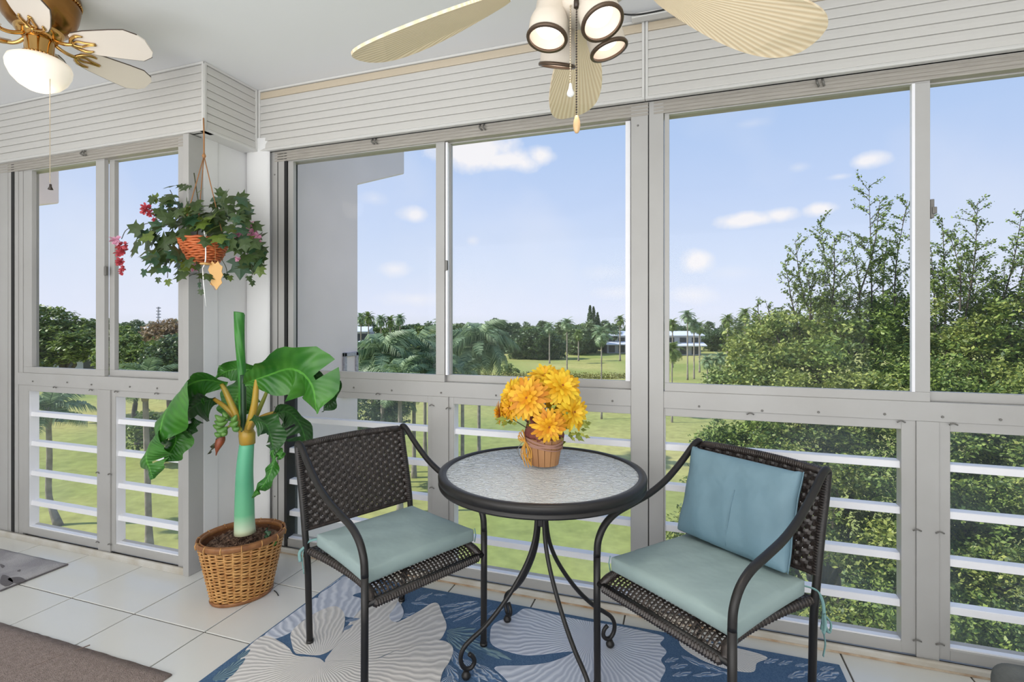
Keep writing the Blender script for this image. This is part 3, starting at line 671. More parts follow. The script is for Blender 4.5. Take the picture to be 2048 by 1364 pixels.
def cushion_mesh(w0,w1,d,h,crown,seed,n=22,sag=0.,rumple=.002,pinch=0.):
    """boxy cushion, x forward 0..-d, widths w0 front, w1 back, bottom at z=0"""
    rs=random.Random(seed); ph=[rs.uniform(0,6.28) for _ in range(8)]
    V=[];idx={}
    def P(i,j,k):
        u=i/n*2-1; v=j/n*2-1; x=-(i/n)*d; wd=lerp(w0,w1,i/n)
        e=1-.035*(1-abs(v))*0
        y=v*wd/2
        edge=max(abs(u),abs(v))
        rr=.012
        zz=k
        z=h*zz
        cr=(1-u**4)*(1-v**4)
        if zz>=.5: z+=crown*cr*(zz-.5)*2+rumple*(math.sin(u*9+v*5+ph[0])*.6+math.sin(v*13-u*4+ph[1])*.5)*(1-edge**6)
        else: z-=crown*.2*cr*(.5-zz)*2
        # bulge the sides, pull corners
        bul=.007*math.sin(math.pi*zz)*(1-min(abs(u),abs(v))**4)
        if abs(u)==1: x+=-math.copysign(bul,u)
        if abs(v)==1: y+=math.copysign(bul,v)
        y*=1-.02*(1-v*v)*0
        x-=0
        # concave edges between corners
        if abs(v)==1: y-=math.copysign(.006*(1-u*u),v)
        if abs(u)==1: x+=math.copysign(.006*(1-v*v),u)
        return (x,y,z)
    ks=[0,.25,.5,.75,1.]
    b=MB(); 
    def vid(i,j,k):
        key=(i,j,k)
        if key not in idx: idx[key]=len(b.v); b.v.append(P(i,j,ks[k]))
        return idx[key]
    K=len(ks)-1
    for i in range(n):
        for j in range(n):
            b.f.append((vid(i,j,K),vid(i,j+1,K),vid(i+1,j+1,K),vid(i+1,j,K)))
            b.f.append((vid(i,j,0),vid(i+1,j,0),vid(i+1,j+1,0),vid(i,j+1,0)))
    for k in range(K):
        for i in range(n):
            b.f.append((vid(i,0,k),vid(i,0,k+1),vid(i+1,0,k+1),vid(i+1,0,k)))
            b.f.append((vid(i,n,k),vid(i+1,n,k),vid(i+1,n,k+1),vid(i,n,k+1)))
            b.f.append((vid(0,i,k),vid(0,i+1,k),vid(0,i+1,k+1),vid(0,i,k+1)))
            b.f.append((vid(n,i,k),vid(n,i,k+1),vid(n,i+1,k+1),vid(n,i+1,k)))
    return b
def loc2w(c,s,w,z): g=c[2]; return Vector((c[0]+s*math.cos(g)-w*math.sin(g),c[1]+s*math.sin(g)+w*math.cos(g),z))
def seat_cushion(c,label,seed,tie):
    p=loc2w(c,-.038,0.005,.4075)
    t=thing('seat_cushion',label,'cushion',p,c[2],'seafoam seat cushions')
    b=cushion_mesh(.475,.44,.40,.048,.016,seed)
    o=LOC(b.build('cushion_cover','teal',t,smooth=True)); q=o.modifiers.new('b','BEVEL'); q.width=.006; q.segments=3; q.limit_method='ANGLE'; q.angle_limit=.9
    # corner seams
    for sg in (1,-1):
        LOC(MB().tube([(-.001,sg*.2395,-.002),(.003,sg*.242,.025),(-.001,sg*.2395,.05)],.0022,6).build('corner_seam','seam',t,smooth=True))
    # fabric ties at the rear corners
    for sg,kind in tie:
        b=MB(); P=crom([(-.395,sg*.215,.03),(-.425,sg*.238,.018),(-.438,sg*.252,-.01),(-.43,sg*.262,-.05),(-.425,sg*.258,-.10)],5)
        b.tube(P,.006,6,flat=.3)
        if kind:   # knotted bow hanging down
            b.tube(crom([(-.43,sg*.262,-.05),(-.445,sg*.275,-.075),(-.43,sg*.278,-.10),(-.418,sg*.268,-.075),(-.43,sg*.262,-.05)],5),.007,6,flat=.4)
            b.tube(crom([(-.43,sg*.262,-.05),(-.41,sg*.275,-.07),(-.405,sg*.272,-.095),(-.42,sg*.264,-.08)],5),.008,6,flat=.4)
            b.tube(crom([(-.425,sg*.262,-.1),(-.43,sg*.266,-.14),(-.425,sg*.262,-.18)],5),.006,6,flat=.3)
        else:
            b.tube(crom([(-.43,sg*.25,-.0),(-.44,sg*.268,-.02),(-.425,sg*.272,-.05)],5),.006,6,flat=.4)
        LOC(b.build('tie','seam',t,smooth=True))
    return t
sc1=seat_cushion(C1,'seafoam green seat cushion on the left wicker chair',3,[(-1,False),(1,False)])
sc2=seat_cushion(C2,'seafoam green seat cushion on the right wicker chair, under the blue pillow',8,[(1,True),(-1,False)])
# back pillow
def pillow():
    A=FL(1370,1068,.452); Bp=FL(1600,1166,.452)
    base=loc2w(C2,-.392,-.015,.474)
    t=thing('back_pillow','slate blue velour pillow leaning on the back of the right chair','pillow',base,C2[2])
    n=20; V=[];b=MB(); w=.415; h=.318; idx={}
    lean=math.radians(17)
    def P(i,j,sd):
        u=i/n*2-1; v=j/n
        v2=v*2-1
        e=(1-u**6)*(1-v2**6)
        th=.020+.026*e*(1.15-.35*v)
        if abs(u)>.999 or abs(v2)>.999: th=.017
        y=u*w/2*(1-.018*(1-abs(v2)**2)) ; z=v*h - .006*(1-u*u)*(1 if v>.5 else -1)*0
        z=z+ (.006 if abs(u)>.99 and v>.9 else 0)
        x=sd*th+ .0022*math.sin(u*11+v*6)+.002*math.sin(v*17-u*5)
        x2=x*math.cos(lean)-z*math.sin(lean); z2=x*math.sin(lean)+z*math.cos(lean)
        return (x2,y,z2)
    def vid(i,j,s):
        k=(i,j,s)
        if k not in idx: idx[k]=len(b.v); b.v.append(P(i,j,s))
        return idx[k]
    for i in range(n):
        for j in range(n):
            b.f.append((vid(i,j,1),vid(i+1,j,1),vid(i+1,j+1,1),vid(i,j+1,1))); b.f.append((vid(i,j,-1),vid(i,j+1,-1),vid(i+1,j+1,-1),vid(i+1,j,-1)))
    for i in range(n):
        b.f+=[(vid(i,0,1),vid(i,0,-1),vid(i+1,0,-1),vid(i+1,0,1)),(vid(i,n,1),vid(i+1,n,1),vid(i+1,n,-1),vid(i,n,-1)),
              (vid(0,i,1),vid(0,i+1,1),vid(0,i+1,-1),vid(0,i,-1)),(vid(n,i,1),vid(n,i,-1),vid(n,i+1,-1),vid(n,i+1,1))]
    o=LOC(b.build('pillow_cover','blue',t,smooth=True)); q=o.modifiers.new('b','BEVEL'); q.width=.008; q.segments=3; q.limit_method='ANGLE'; q.angle_limit=.8
    # stitched centre seam and side zip seam
    P2=[P(10,j,1) for j in range(1,14)]; LOC(MB().tube([(p[0]+.0012,p[1]+.012,p[2]) for p in P2],.0016,5).build('seam','blue',t,smooth=True))
    P2=[P(20,j,0) for j in range(0,21)]; LOC(MB().tube([(p[0],p[1]+.002,p[2]) for p in P2],.002,5).build('seam','blue',t,smooth=True))
pillow()
# dark flap of fabric tied behind the right chair back
t=thing('cushion_strap','grey strap end hanging behind the back of the right chair','strap',loc2w(C2,-.54,-.245,.56))
MB().tube(crom([loc2w(C2,-.53,-.255,.68),loc2w(C2,-.535,-.275,.63),loc2w(C2,-.53,-.278,.58),loc2w(C2,-.528,-.265,.54)],5),[.004]*5+[.014]*8+[.016]*3,6,flat=.25).build('strap_end',mat('grey_strap',s2l(110,104,106),.7),t,smooth=True)

# ---------------------------------------------------------------- glass table
TC=Vector((-.503,1.835,.0075)); TH=.715; TR=.382
t=thing('bistro_table','round bistro table with rippled glass top and black scrolled iron legs','table',TC)
prof=[(TR-.030,TH-.004),(TR-.030,TH),(TR-.014,TH+.003),(TR-.002,TH),(TR,TH-.008),(TR-.001,TH-.022),(TR-.006,TH-.026),(TR-.006,TH-.031),(TR-.001,TH-.035),(TR-.003,TH-.042),(TR-.012,TH-.044),(TR-.026,TH-.040),(TR-.030,TH-.012),(TR-.030,TH-.004)]
MB().lathe(prof,TC,96,cap=False).build('rim','black',t,smooth=True)
MB().lathe([(0.0005,TH-.004),(TR-.029,TH-.004),(TR-.029,TH-.009),(.0005,TH-.009)],TC,96,cap=False).build('glass_top','tglass',t,org=TC+Vector((0,0,TH)))
fa=[(-.21,.207),(.233,.174),(.21,-.207),(-.233,-.174)]
for x,y in fa:
    a=math.atan2(y,x); c,s=math.cos(a),math.sin(a)
    pr=[(.060,.688),(.054,.655),(.030,.60),(.020,.565),(.019,.53),(.028,.46),(.052,.39),(.095,.315),(.155,.235),(.22,.170),(.262,.140),(.292,.115),(.306,.085),(.303,.055),(.288,.036),(.268,.036),(.257,.052),(.262,.072),(.276,.086)]
    P=crom([TC+Vector((r*c,r*s,z)) for r,z in pr],4)
    MB().tube(P,.0082,8).build('leg','black',t,smooth=True)
    e=TC+Vector((.287*c,.287*s,0))
    MB().lathe([(.001,0),(.012,.001),(.0165,.008),(.0165,.014),(.012,.021),(.010,.027),(.001,.029)],e,12).build('foot','black',t,smooth=True)
    MB().tube([TC+Vector((.058*c,.058*s,.69)),TC+Vector(((TR-.03)*c,(TR-.03)*s,.694))],.006,8).build('support_arm','black',t,smooth=True)
MB().box(TC.x-.016,TC.x+.016,TC.y-.016,TC.y+.016,.515,.57).build('hub','black',t,bevel=.004)

# ---------------------------------------------------------------- flower pot on the table
FP=FL(1088,931,TH+.004); FP.z=TH+.0112
t=thing('flower_arrangement','yellow daisy bouquet in a wooden bushel pot on the glass table','flowers',FP)
rb,rt,ph=.054,.071,.105
MB().lathe([(.001,.0),(rb-.003,.0),(rt-.004,ph),(rt-.010,ph),(rb-.012,.012),(.001,.012)],FP,32).build('pot','potw',t,smooth=False)
for k in range(16):
    a=2*math.pi*k/16+.1; c,s=math.cos(a),math.sin(a); tx=Vector((-s,c,0)); V=[]
    for r,z,hw in ((rb,.001,.0098),(rt,ph,.0128)):
        for dr in (-.0025,.0012):
            for sg in (-1,1): V.append(FP+Vector((c*(r+dr),s*(r+dr),z))+tx*hw*sg)
    MB().add(V,[(0,1,3,2),(4,6,7,5),(0,4,5,1),(2,3,7,6),(0,2,6,4),(1,5,7,3)]).build('wood_slat','potw',t,bevel=.0008)
for k in range(7):
    z=ph-.004-.0042*k+(.003 if k%2 else 0); r=rb+(rt-rb)*z/ph+.003
    P=[FP+Vector(((r+.001*math.sin(5*a))*math.cos(a),(r+.001*math.sin(5*a))*math.sin(a),z+.004*math.sin(2*a+k*.8)-.012*max(0,math.sin(a+2.2)))) for a in [2*math.pi*i/36 for i in range(36)]]
    MB().tube(P,.0026,6,closed=True).build('twine','twine',t,smooth=True)
# cloth wrap rising out of the pot
V=[];F=[];n=40
for j,(r,z) in enumerate([(.066,ph-.004),(.068,ph+.012),(.058,ph+.035),(.066,ph+.062),(.05,ph+.07)]):
    for i in range(n):
        a=2*math.pi*i/n; q=r*(1+.10*math.sin(7*a+j)+.06*math.sin(11*a)); V.append(FP+Vector((q*math.cos(a),q*math.sin(a),z+.012*math.sin(5*a+1)*(j>1)+(.03*max(0,-math.cos(a+.3)) if j>1 else 0))))
for j in range(4):
    for i in range(n): F.append((j*n+i,j*n+(i+1)%n,(j+1)*n+(i+1)%n,(j+1)*n+i))
MB().add(V,F).build('cloth_wrap','wrap',t,smooth=True,solid=.002)
# raffia bow on the left side of the pot
b=MB(); rr=random.Random(5); o0=FP+CV(-.073,ph-.01,-.035)
for k in range(16):
    e=o0+CV(rr.uniform(-.004,.024),rr.uniform(-.095,-.055),rr.uniform(-.02,.0))
    m_=o0.lerp(e,.5)+CV(rr.uniform(-.016,.01),0,rr.uniform(-.01,.004))
    b.tube(crom([o0,m_,e],4),.0018,4,flat=.4)
for k in range(6):
    a=rr.uniform(1.8,3.6); q=o0+CV(math.cos(a)*.028,math.sin(a)*.03+.012,rr.uniform(-.01,.01)); q2=o0+CV(math.cos(a+.6)*.02,math.sin(a+.6)*.026+.012,0)
    b.tube(crom([o0,q,q2,o0],4),.002,4,flat=.5)
b.build('raffia_bow','raffia',t)
hw=[FP+CV(-.075+.004*math.sin(q),.1-.085*(q/3.14),-.03)+CV(-.03*math.sin(q),0,0) for q in np.linspace(0,3.14,12)]
MB().tube(hw,.0016,6).build('wire_handle','screw',t,smooth=True)
def petal(b,L0,w,curl,base,ax,ay,az_,lift,n=4,r0=.0):
    V=[]
    for i in range(n+1):
        q=i/n; x=r0+L0*q; z=lift*x*(1)-curl*q*q*L0; hw_=w*1.2*(.35+1.0*math.sin(min(1,q*.72+.1)*math.pi))*.62*(1 if q<.99 else .62)
        for sg in (-1,1): V.append(base+ax*x+az_*(z+ .15*hw_)+ay*hw_*sg)
    b.add(V,[(2*i,2*i+1,2*i+3,2*i+2) for i in range(n)])
def flower(px,py,d,rpx,nrm,m,seed):
    rr=random.Random(seed); R=rpx*d/FPX*1.07; c=D(px,py,d); nz_=CV(*nrm).normalized()
    ax0=nz_.orthogonal().normalized(); ay0=nz_.cross(ax0)
    b=MB()
    for layer,(cnt,rs,lf,cu,w) in enumerate(((22,1.,-.05,.16,.0085),(18,.86,.16,.10,.008),(13,.58,.45,.05,.007),(8,.32,.95,0,.006))):
        for k in range(cnt):
            a=2*math.pi*(k+rr.uniform(-.3,.3)+layer*.5)/cnt; ax=ax0*math.cos(a)+ay0*math.sin(a); ay=nz_.cross(ax)
            petal(b,R*rs*rr.uniform(.88,1.06),w*R/.07,cu*rr.uniform(.4,1.8),c+nz_*.002*layer,ax,ay,nz_,lf+rr.uniform(-.06,.06))
    o=b.build('flower',m,t,org=c)
    MB().lathe([(.001,0.012),(R*.14,.009),(R*.19,.001),(R*.1,-.008),(.001,-.009)],c,10,rot=nz_.to_track_quat('Z','Y').to_matrix()).build('flower_centre','fcen',o,smooth=True)
    st=c-nz_*.006; base=FP+Vector((rr.uniform(-.02,.02),rr.uniform(-.02,.02),ph))
    MB().tube(crom([st,st-nz_*.03+Vector((0,0,-.02)),st.lerp(base,.6),base],5),.0022,6).build('stem','vine',t,smooth=True)
fd=1.95
for k,(px,py,d,r,nr,m) in enumerate([(1090,752,1.98,36,(-.1,.75,-.55),'yel'),(1124,772,1.93,42,(.25,.45,-.8),'yel'),(1054,796,1.89,43,(-.25,.2,-.95),'yelo'),(1024,786,1.95,36,(-.7,.45,-.5),'yel'),
        (1098,853,1.86,35,(.05,-.1,-1),'yelo'),(1146,824,1.92,38,(.55,.15,-.8),'yel'),(1001,825,1.96,27,(-.95,0,-.25),'yelo'),(1020,815,1.93,27,(-.6,-.05,-.75),'yelo'),(1108,800,2.02,30,(.3,.5,-.4),'yel'),(1145,790,2.0,26,(.8,.5,-.1),'yel'),(1070,768,2.05,28,(0,.9,.2),'yel')]):
    flower(px,py,d,r,nr,m,k)
# leaves under the flowers
rr=random.Random(11); b=MB()
for k in range(46):
    px,py=rr.choice([(1145,865),(1160,872),(1135,850),(1125,880),(1020,838),(1035,845),(1100,815),(1085,820),(1120,815),(1008,845),(1165,850),(1060,840)])
    c=D(px+rr.uniform(-9,9),py+rr.uniform(-9,9),rr.uniform(1.88,2.0)); ax=CV(rr.uniform(-1,1)+(px-1085)/60,rr.uniform(-1.2,.3),rr.uniform(-.6,.3)).normalized()
    ay=ax.cross(CV(rr.uniform(-.3,.3),.3,-1)).normalized(); nz_=ax.cross(ay); L0=rr.uniform(.02,.042)
    V=[c,c+ax*L0*.25+ay*L0*.16,c+ax*L0*.4+ay*L0*.30,c+ax*L0*.6+ay*L0*.15,c+ax*L0-nz_*L0*.15,c+ax*L0*.6-ay*L0*.15,c+ax*L0*.4-ay*L0*.30,c+ax*L0*.25-ay*L0*.16]
    b.add(V,[(0,1,2,3,4),(0,4,5,6,7)])
o=b.build('small_leaves','fleaf',t); o['kind']='stuff'

# ---------------------------------------------------------------- rugs
def rug_outline(name,m,parent,px=None,pts=None,z=.0,h=.004,org=None,n=5,smooth=True,jag=0):
    P=[FL(x,y,z) for x,y in px] if px else [Vector(p) for p in pts]
    if smooth: P=crom(P,n,closed=True)
    k=len(P); V=[(p.x,p.y,z) for p in P]+[(p.x,p.y,z+h) for p in P]
    ar=sum(P[i].x*P[(i+1)%k].y-P[(i+1)%k].x*P[i].y for i in range(k))
    if ar<0: V=[V[i] for i in range(k)][::-1]+[V[k+i] for i in range(k)][::-1]
    F=[tuple(range(k,2*k))]+[(i,(i+1)%k,k+(i+1)%k,k+i) for i in range(k)]
    return MB().add(V,F).build(name,m,parent,org=org)
R=thing('floral_rug','blue rug with large pale flowers under the table and chairs','rug',(-.54,1.4,0))
MB().box(-1.622,.545,.62,2.176,0,.006).build('rug_base','rugblue',R,bevel=.002)
ZR=.006
f1=FL(640,1325,ZR); f2=FL(1185,1278,ZR)
def motif(name,m,px,org,h=.0016,lift=0): return rug_outline(name,m,R,px=px,z=ZR+lift-.0002,h=h,org=org,n=4)
B1=Vector((f1.x,f1.y,ZR)); B2=Vector((f2.x,f2.y,ZR))
motif('flower_motif','petalg',[(636,1194),(664,1172),(692,1152),(724,1160),(770,1170),(735,1181),(705,1191),(724,1200),(724,1231),(690,1233),(668,1213)],B1)
motif('flower_motif','petalg',[(614,1207),(636,1196),(668,1212),(640,1224),(608,1240),(583,1264),(545,1279),(528,1272),(560,1246)],B1,lift=.0004)
motif('flower_motif','petalb',[(668,1213),(684,1221),(690,1237),(686,1262),(679,1278),(668,1296),(640,1310),(605,1308),(590,1305),(583,1285),(583,1264),(610,1240),(640,1222)],B1,.002,.001)
motif('flower_motif','petalb',[(528,1272),(560,1284),(578,1297),(592,1312),(640,1318),(655,1345),(650,1380),(560,1400),(440,1390),(468,1345),(492,1300)],B1,.002,.0006)
motif('flower_motif','petalb',[(668,1296),(700,1245),(740,1205),(790,1196),(806,1203),(782,1232),(790,1244),(800,1243),(840,1222),(862,1208),(876,1208),(883,1225),(893,1250),(888,1268),(877,1281),(850,1284),(800,1298),(740,1322),(690,1332),(650,1326)],B1,.002,.0002)
motif('flower_motif','petalg',[(797,1203),(807,1222),(803,1237),(790,1244),(780,1238),(780,1228),(790,1214)],B1,.001,.0028)
motif('flower_motif','petalb',[(645,1326),(740,1322),(800,1299),(850,1285),(885,1282),(903,1292),(906,1305),(898,1325),(885,1345),(870,1385),(800,1430),(660,1420),(640,1370)],B1,.002,.0014)
motif('flower_motif','petalg',[(1028,1231),(1045,1219),(1062,1219),(1110,1230),(1170,1242),(1240,1253),(1300,1266),(1328,1275),(1320,1288),(1333,1304),(1322,1320),(1331,1338),(1322,1358),(1300,1400),(1180,1440),(1060,1400),(1005,1352),(992,1334),(1060,1331),(1110,1322),(1146,1303),(1060,1311),(1015,1303),(985,1290),(980,1272),(988,1248)],B2)
motif('flower_motif','petalb',[(1360,1281),(1366,1296),(1400,1318),(1440,1334),(1480,1343),(1508,1343),(1514,1326),(1535,1316),(1500,1303),(1440,1290),(1390,1282)],FL(1440,1300,ZR))
LC=[0]
def lens(px0,px1,wpx,m='petalt',name='leaf_motif'):
    LC[0]+=1
    a=FL(*px0,ZR); b=FL(*px1,ZR); d=(b-a); n_=Vector((-d.y,d.x,0)).normalized(); w=wpx
    pts=[a,a+d*.25+n_*w*.8,a+d*.55+n_*w,a+d*.85+n_*w*.5,b,a+d*.85-n_*w*.5,a+d*.55-n_*w,a+d*.25-n_*w*.8]
    rug_outline(name,m,R,pts=pts,z=ZR-.0002,h=.0012+.00005*LC[0],org=(a.x,a.y,ZR),n=3)
for l in [((893,1262),(952,1257),.016),((893,1264),(978,1276),.018),((893,1268),(970,1320),.02),((903,1268),(1000,1318),.018),((920,1272),(1023,1320),.016),((893,1275),(922,1300),.012)]: lens(*l)
for l in [((903,1300),(925,1340),.018),((915,1312),(960,1364),.02),((928,1320),(995,1368),.025),((960,1330),(1010,1368),.014),((895,1330),(915,1368),.02),((903,1352),(880,1380),.02),
          ((830,1202),(865,1186),.014),((868,1190),(893,1190),.008),((822,1206),(860,1209),.010),((880,1214),(955,1203),.014),((888,1226),(958,1206),.014),((890,1238),(972,1212),.013),((905,1244),(983,1210),.010),((940,1250),(975,1226),.009),((975,1230),(1012,1214),.014),
          ((790,1238),(830,1226),.014),((690,1243),(720,1238),.012),((684,1262),(706,1250),.012),
          ((1330,1324),(1358,1316),.010),((1340,1336),(1376,1330),.012),((1362,1312),(1420,1338),.012),((1400,1326),(1460,1350),.010),((1345,1352),(1385,1345),.010),((1385,1352),(1450,1346),.010),((1528,1326),(1558,1318),.010),((1556,1330),(1586,1322),.008),((1590,1332),(1620,1330),.008),((1575,1356),(1625,1342),.014),((1630,1358),(1678,1346),.02),((1640,1340),(1670,1336),.01),
          ((640,1187),(690,1151),.006)]: lens(*l,m='petalw')
for l in [((425,1362),(478,1335),.03),((452,1345),(490,1318),.02),((474,1320),(500,1300),.014)]: lens(*l)
# motifs that run on towards the camera side of the rug
for k in range(9):
    x=-1.4+.21*k; a=Vector((x,.75+.06*(k%3),ZR)); pts=[a,a+Vector((.06,.05,0)),a+Vector((.08,.14,0)),a+Vector((.02,.2,0)),a+Vector((-.06,.14,0)),a+Vector((-.06,.05,0))]
    rug_outline('leaf_motif','petalt' if k%2 else 'petalw',R,pts=pts,z=ZR-.0002,h=.0016,org=a,n=3)
def plainrug(name,label,x0,x1,y0,y1,h,m,round_=.0):
    r=thing(name,label,'rug',((x0+x1)/2,(y0+y1)/2,0)); n=40; mm=24; rs=random.Random(int(abs(x0)*100)); b=MB()
    for j in range(mm+1):
        for i in range(n+1):
            e=min(i,n-i,j,mm-j)
            z=h*(.35 if e==0 else 1)+ (rs.uniform(-.0012,.0012) if e else 0)
            jx=rs.uniform(-.0015,.0015)
            b.v.append((x0+(x1-x0)*i/n+jx,y0+(y1-y0)*j/mm+rs.uniform(-.0015,.0015),z))
    b.f=[(j*(n+1)+i,j*(n+1)+i+1,(j+1)*(n+1)+i+1,(j+1)*(n+1)+i) for j in range(mm) for i in range(n)]
    edge=[i for i in range(n+1)]+[j*(n+1)+n for j in range(1,mm+1)]+[mm*(n+1)+i for i in range(n-1,-1,-1)]+[j*(n+1) for j in range(mm-1,0,-1)]
    k0=len(b.v); b.v+=[(b.v[q][0],b.v[q][1],0.0005) for q in edge]; k=len(edge); b.f+=[(k0+i,k0+(i+1)%k,edge[(i+1)%k],edge[i]) for i in range(k)]
    b.build('rug_pile',m,r,smooth=True); return r
g=plainrug('bath_mat','light grey mat with worn dark marks in front of the left window',-4.25,-3.065,1.39,1.795,.009,'grey_rug')
for px in ([(33,1154),(45,1156),(50,1162),(30,1166),(15,1158)],[(5,1150),(20,1155),(26,1165),(12,1172),(0,1166)],[(34,1142),(41,1139),(40,1143)],[(0,1128),(10,1132),(4,1136)]):
    rug_outline('worn_mark','grey_rug_d',g,px=px,z=.0092,h=.0008,n=3)
MB().tube([(-3.062,1.51,.004),(-3.062,1.79,.004)],.004,6).build('bound_edge','grey_rug_d',g)
g=plainrug('bath_mat','thick taupe shag mat at the bottom left corner',-2.99,-1.748,.35,1.35,.018,'beige_rug')
MB().tube(crom([FL(60,1336,.0165),FL(110,1316,.0170),FL(180,1290,.0165)],5),.0022,6).build('pile_crease',mat('rug_crease',s2l(122,106,98),.95),g)

# ---------------------------------------------------------------- grey upholstered thing at the lower right edge
t=thing('footstool','grey upholstered footstool corner at the bottom right edge','stool',(1.02,1.86,0))
cc=D(2122,1400,1.42)
V=MB().box(cc.x-.13,cc.x+.3,cc.y-.28,cc.y+.10,.03,.0+cc.z+.045)
o=V.build('seat','grey_fab',t); q=o.modifiers.new('b','BEVEL'); q.width=.05; q.segments=5
for sx in (-.09,.26):
    for sy in (-.24,.06): MB().tube([(cc.x+sx,cc.y+sy,0),(cc.x+sx,cc.y+sy,.05)],.015,8).build('leg','black',t)
# fallen twig by the basket
t=thing('twig','small dark twig lying on the tile beside the wicker basket','twig',FL(553,1186))
MB().tube(crom([FL(548,1181,.003),FL(553,1185,.004),FL(557,1191,.003)],5),.0022,6).build('twig_stem','gap',t,smooth=True)
# ================================================================ PLANTS INSIDE
# banana plant in an oval wicker basket
BC=Vector((-1.955,1.855,0)); BH=.285
ang=math.atan2(.318,.21)  # long axis on the floor
long_=(CV(.274,0,.24)); bang=math.atan2(long_.y,long_.x)
t=thing('wicker_basket','oval honey brown wicker basket planter holding the banana plant','basket',BC,0)
def oval(z,a,off=0.):
    q=z/BH; ra=lerp(.122,.180,q)+off; rb_=lerp(.090,.160,q)+off
    x=ra*math.cos(a); y=rb_*math.sin(a); return BC+Vector((x*math.cos(bang)-y*math.sin(bang),x*math.sin(bang)+y*math.cos(bang),z))
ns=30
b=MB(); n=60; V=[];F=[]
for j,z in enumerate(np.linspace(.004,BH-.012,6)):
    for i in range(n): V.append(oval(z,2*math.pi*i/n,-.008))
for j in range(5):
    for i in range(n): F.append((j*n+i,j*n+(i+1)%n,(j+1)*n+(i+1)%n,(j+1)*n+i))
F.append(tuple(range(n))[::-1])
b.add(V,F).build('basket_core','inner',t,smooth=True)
rows=33
for half in range(3):
    b=MB()
    for r in range(half*11,half*11+11):
        z=.016+(BH-.040)*(r)/(rows-1); pts=[]; N_=ns*6
        for i in range(N_):
            a=2*math.pi*i/N_; pts.append(oval(z+.0015*math.sin(a*3+r*1.7)+.001*math.sin(a*11+r),a,.0045*math.cos(math.pi*(i/6*2/2+r))+.001))
        b.tube(pts,.0036,6,closed=True,up=(0,0,1))
    o=b.build('woven_wicker','wicker',t,smooth=True); o['kind']='stuff'
b=MB()
for k in range(ns):
    a=2*math.pi*(k+.5)/ns; b.tube([oval(z,a,.0) for z in np.linspace(.006,BH-.01,5)],.0052,6)
o=b.build('stakes','wicker',t,smooth=True); o['kind']='stuff'
b=MB()
for r,(z,of) in enumerate(((.006,.003),(.012,.0055))): b.tube([oval(z,2*math.pi*i/72,of) for i in range(72)],.006,8,closed=True)
b.build('base_band','wicker_d',t,smooth=True)
b=MB(); b.tube([oval(BH-.006,2*math.pi*i/72,.005) for i in range(72)],.013,10,closed=True,up=(0,0,1),flat=.45)
b.tube([oval(BH-.006,2*math.pi*i/72,-.008) for i in range(72)],.012,10,closed=True,up=(0,0,1),flat=.4); b.build('rim_band','wicker_d',t,smooth=True)
for k in range(14):
    a=2*math.pi*k/14; b=MB(); b.tube([oval(BH-.022,a,.012),oval(BH-.004,a,.0125),oval(BH+.008,a,.004),oval(BH-.004,a,-.014)],.0028,6,flat=.6); b.build('rim_tie','wicker',t,smooth=True)
# soil
V=[];F=[];rs=random.Random(4); V.append(BC+Vector((0,0,BH-.02)))
rings=12; n=48
for j in range(1,rings+1):
    for i in range(n):
        a=2*math.pi*i/n; p=oval(BH-.03,a,-.012); q=BC.lerp(p,j/rings); q.z=BH-.034+.018*math.sin(j*1.3+3*a)*math.exp(-((j-7)/5)**2)+rs.uniform(-.005,.006)+.02*max(0,1-j/5)
        V.append(q)
F=[(0,1+i,1+(i+1)%n) for i in range(n)]
for j in range(rings-1):
    for i in range(n): F.append((1+j*n+i,1+j*n+(i+1)%n,1+(j+1)*n+(i+1)%n,1+(j+1)*n+i))
F=[f[::-1] if len(f)==4 else f for f in F]
tp=thing('banana_plant','artificial banana plant with mint green trunk and drooping leaves','plant',BC+Vector((0,0,BH-.03)))
o=MB().add(V,F).build('soil','soil',t)
b=MB(); rs=random.Random(9)
for k in range(240):
    a=rs.uniform(0,6.28); q=rs.uniform(.1,.95); p=BC.lerp(oval(BH-.03,a,-.014),q); p.z=BH-.024+rs.uniform(-.006,.012); d=Vector((rs.uniform(-1,1),rs.uniform(-1,1),rs.uniform(-.2,.6))).normalized()*rs.uniform(.004,.012)
    b.tube([p-d,p+d],rs.uniform(.0012,.003),4)
o=b.build('bark_chips','soil',t); o['kind']='stuff'
Z0=BH-.05; tb=D(493,1075,2.36)
tb.z=0
b=MB(); P=[(490,1066,.046),(489,1040,.043),(489,1000,.041),(489,950,.037),(491,915,.034),(494,885,.031)]
pts=[D(x,y,2.36) for x,y,r in P]
b.tube(crom(pts,3),[lerp(P[min(int(i/3),5)][2],P[min(int(i/3)+1,5)][2],(i%3)/3) for i in range(len(crom(pts,3)))],20); b.build('trunk','btrunk',tp,smooth=True)
b=MB(); pts=[D(495,888,2.36),D(494,868,2.36),D(489,845,2.355)]; b.tube(pts,[.033,.036,.020],16); b.build('yellow_crown','stemy',tp,smooth=True)
def stem(px,r,m='stemy',name='leaf_stem'):
    P=crom([D(*p) for p in px],5); n_=len(P); MB().tube(P,[lerp(r[0],r[1],i/(n_-1)) for i in range(n_)],8).build(name,m,tp,smooth=True)
stem([(488,868,2.355),(470,825,2.34),(452,785,2.33),(443,768,2.33)],(.02,.009))
stem([(486,862,2.35),(468,832,2.34),(448,812,2.34),(428,798,2.35)],(.017,.008))
stem([(496,862,2.34),(508,815,2.32),(512,778,2.31),(514,752,2.30)],(.019,.009))
stem([(499,862,2.38),(520,815,2.40),(531,790,2.41),(538,770,2.42)],(.012,.006),'fleaf')
stem([(498,850,2.37),(520,835,2.40),(535,828,2.42),(552,824,2.43)],(.009,.006))
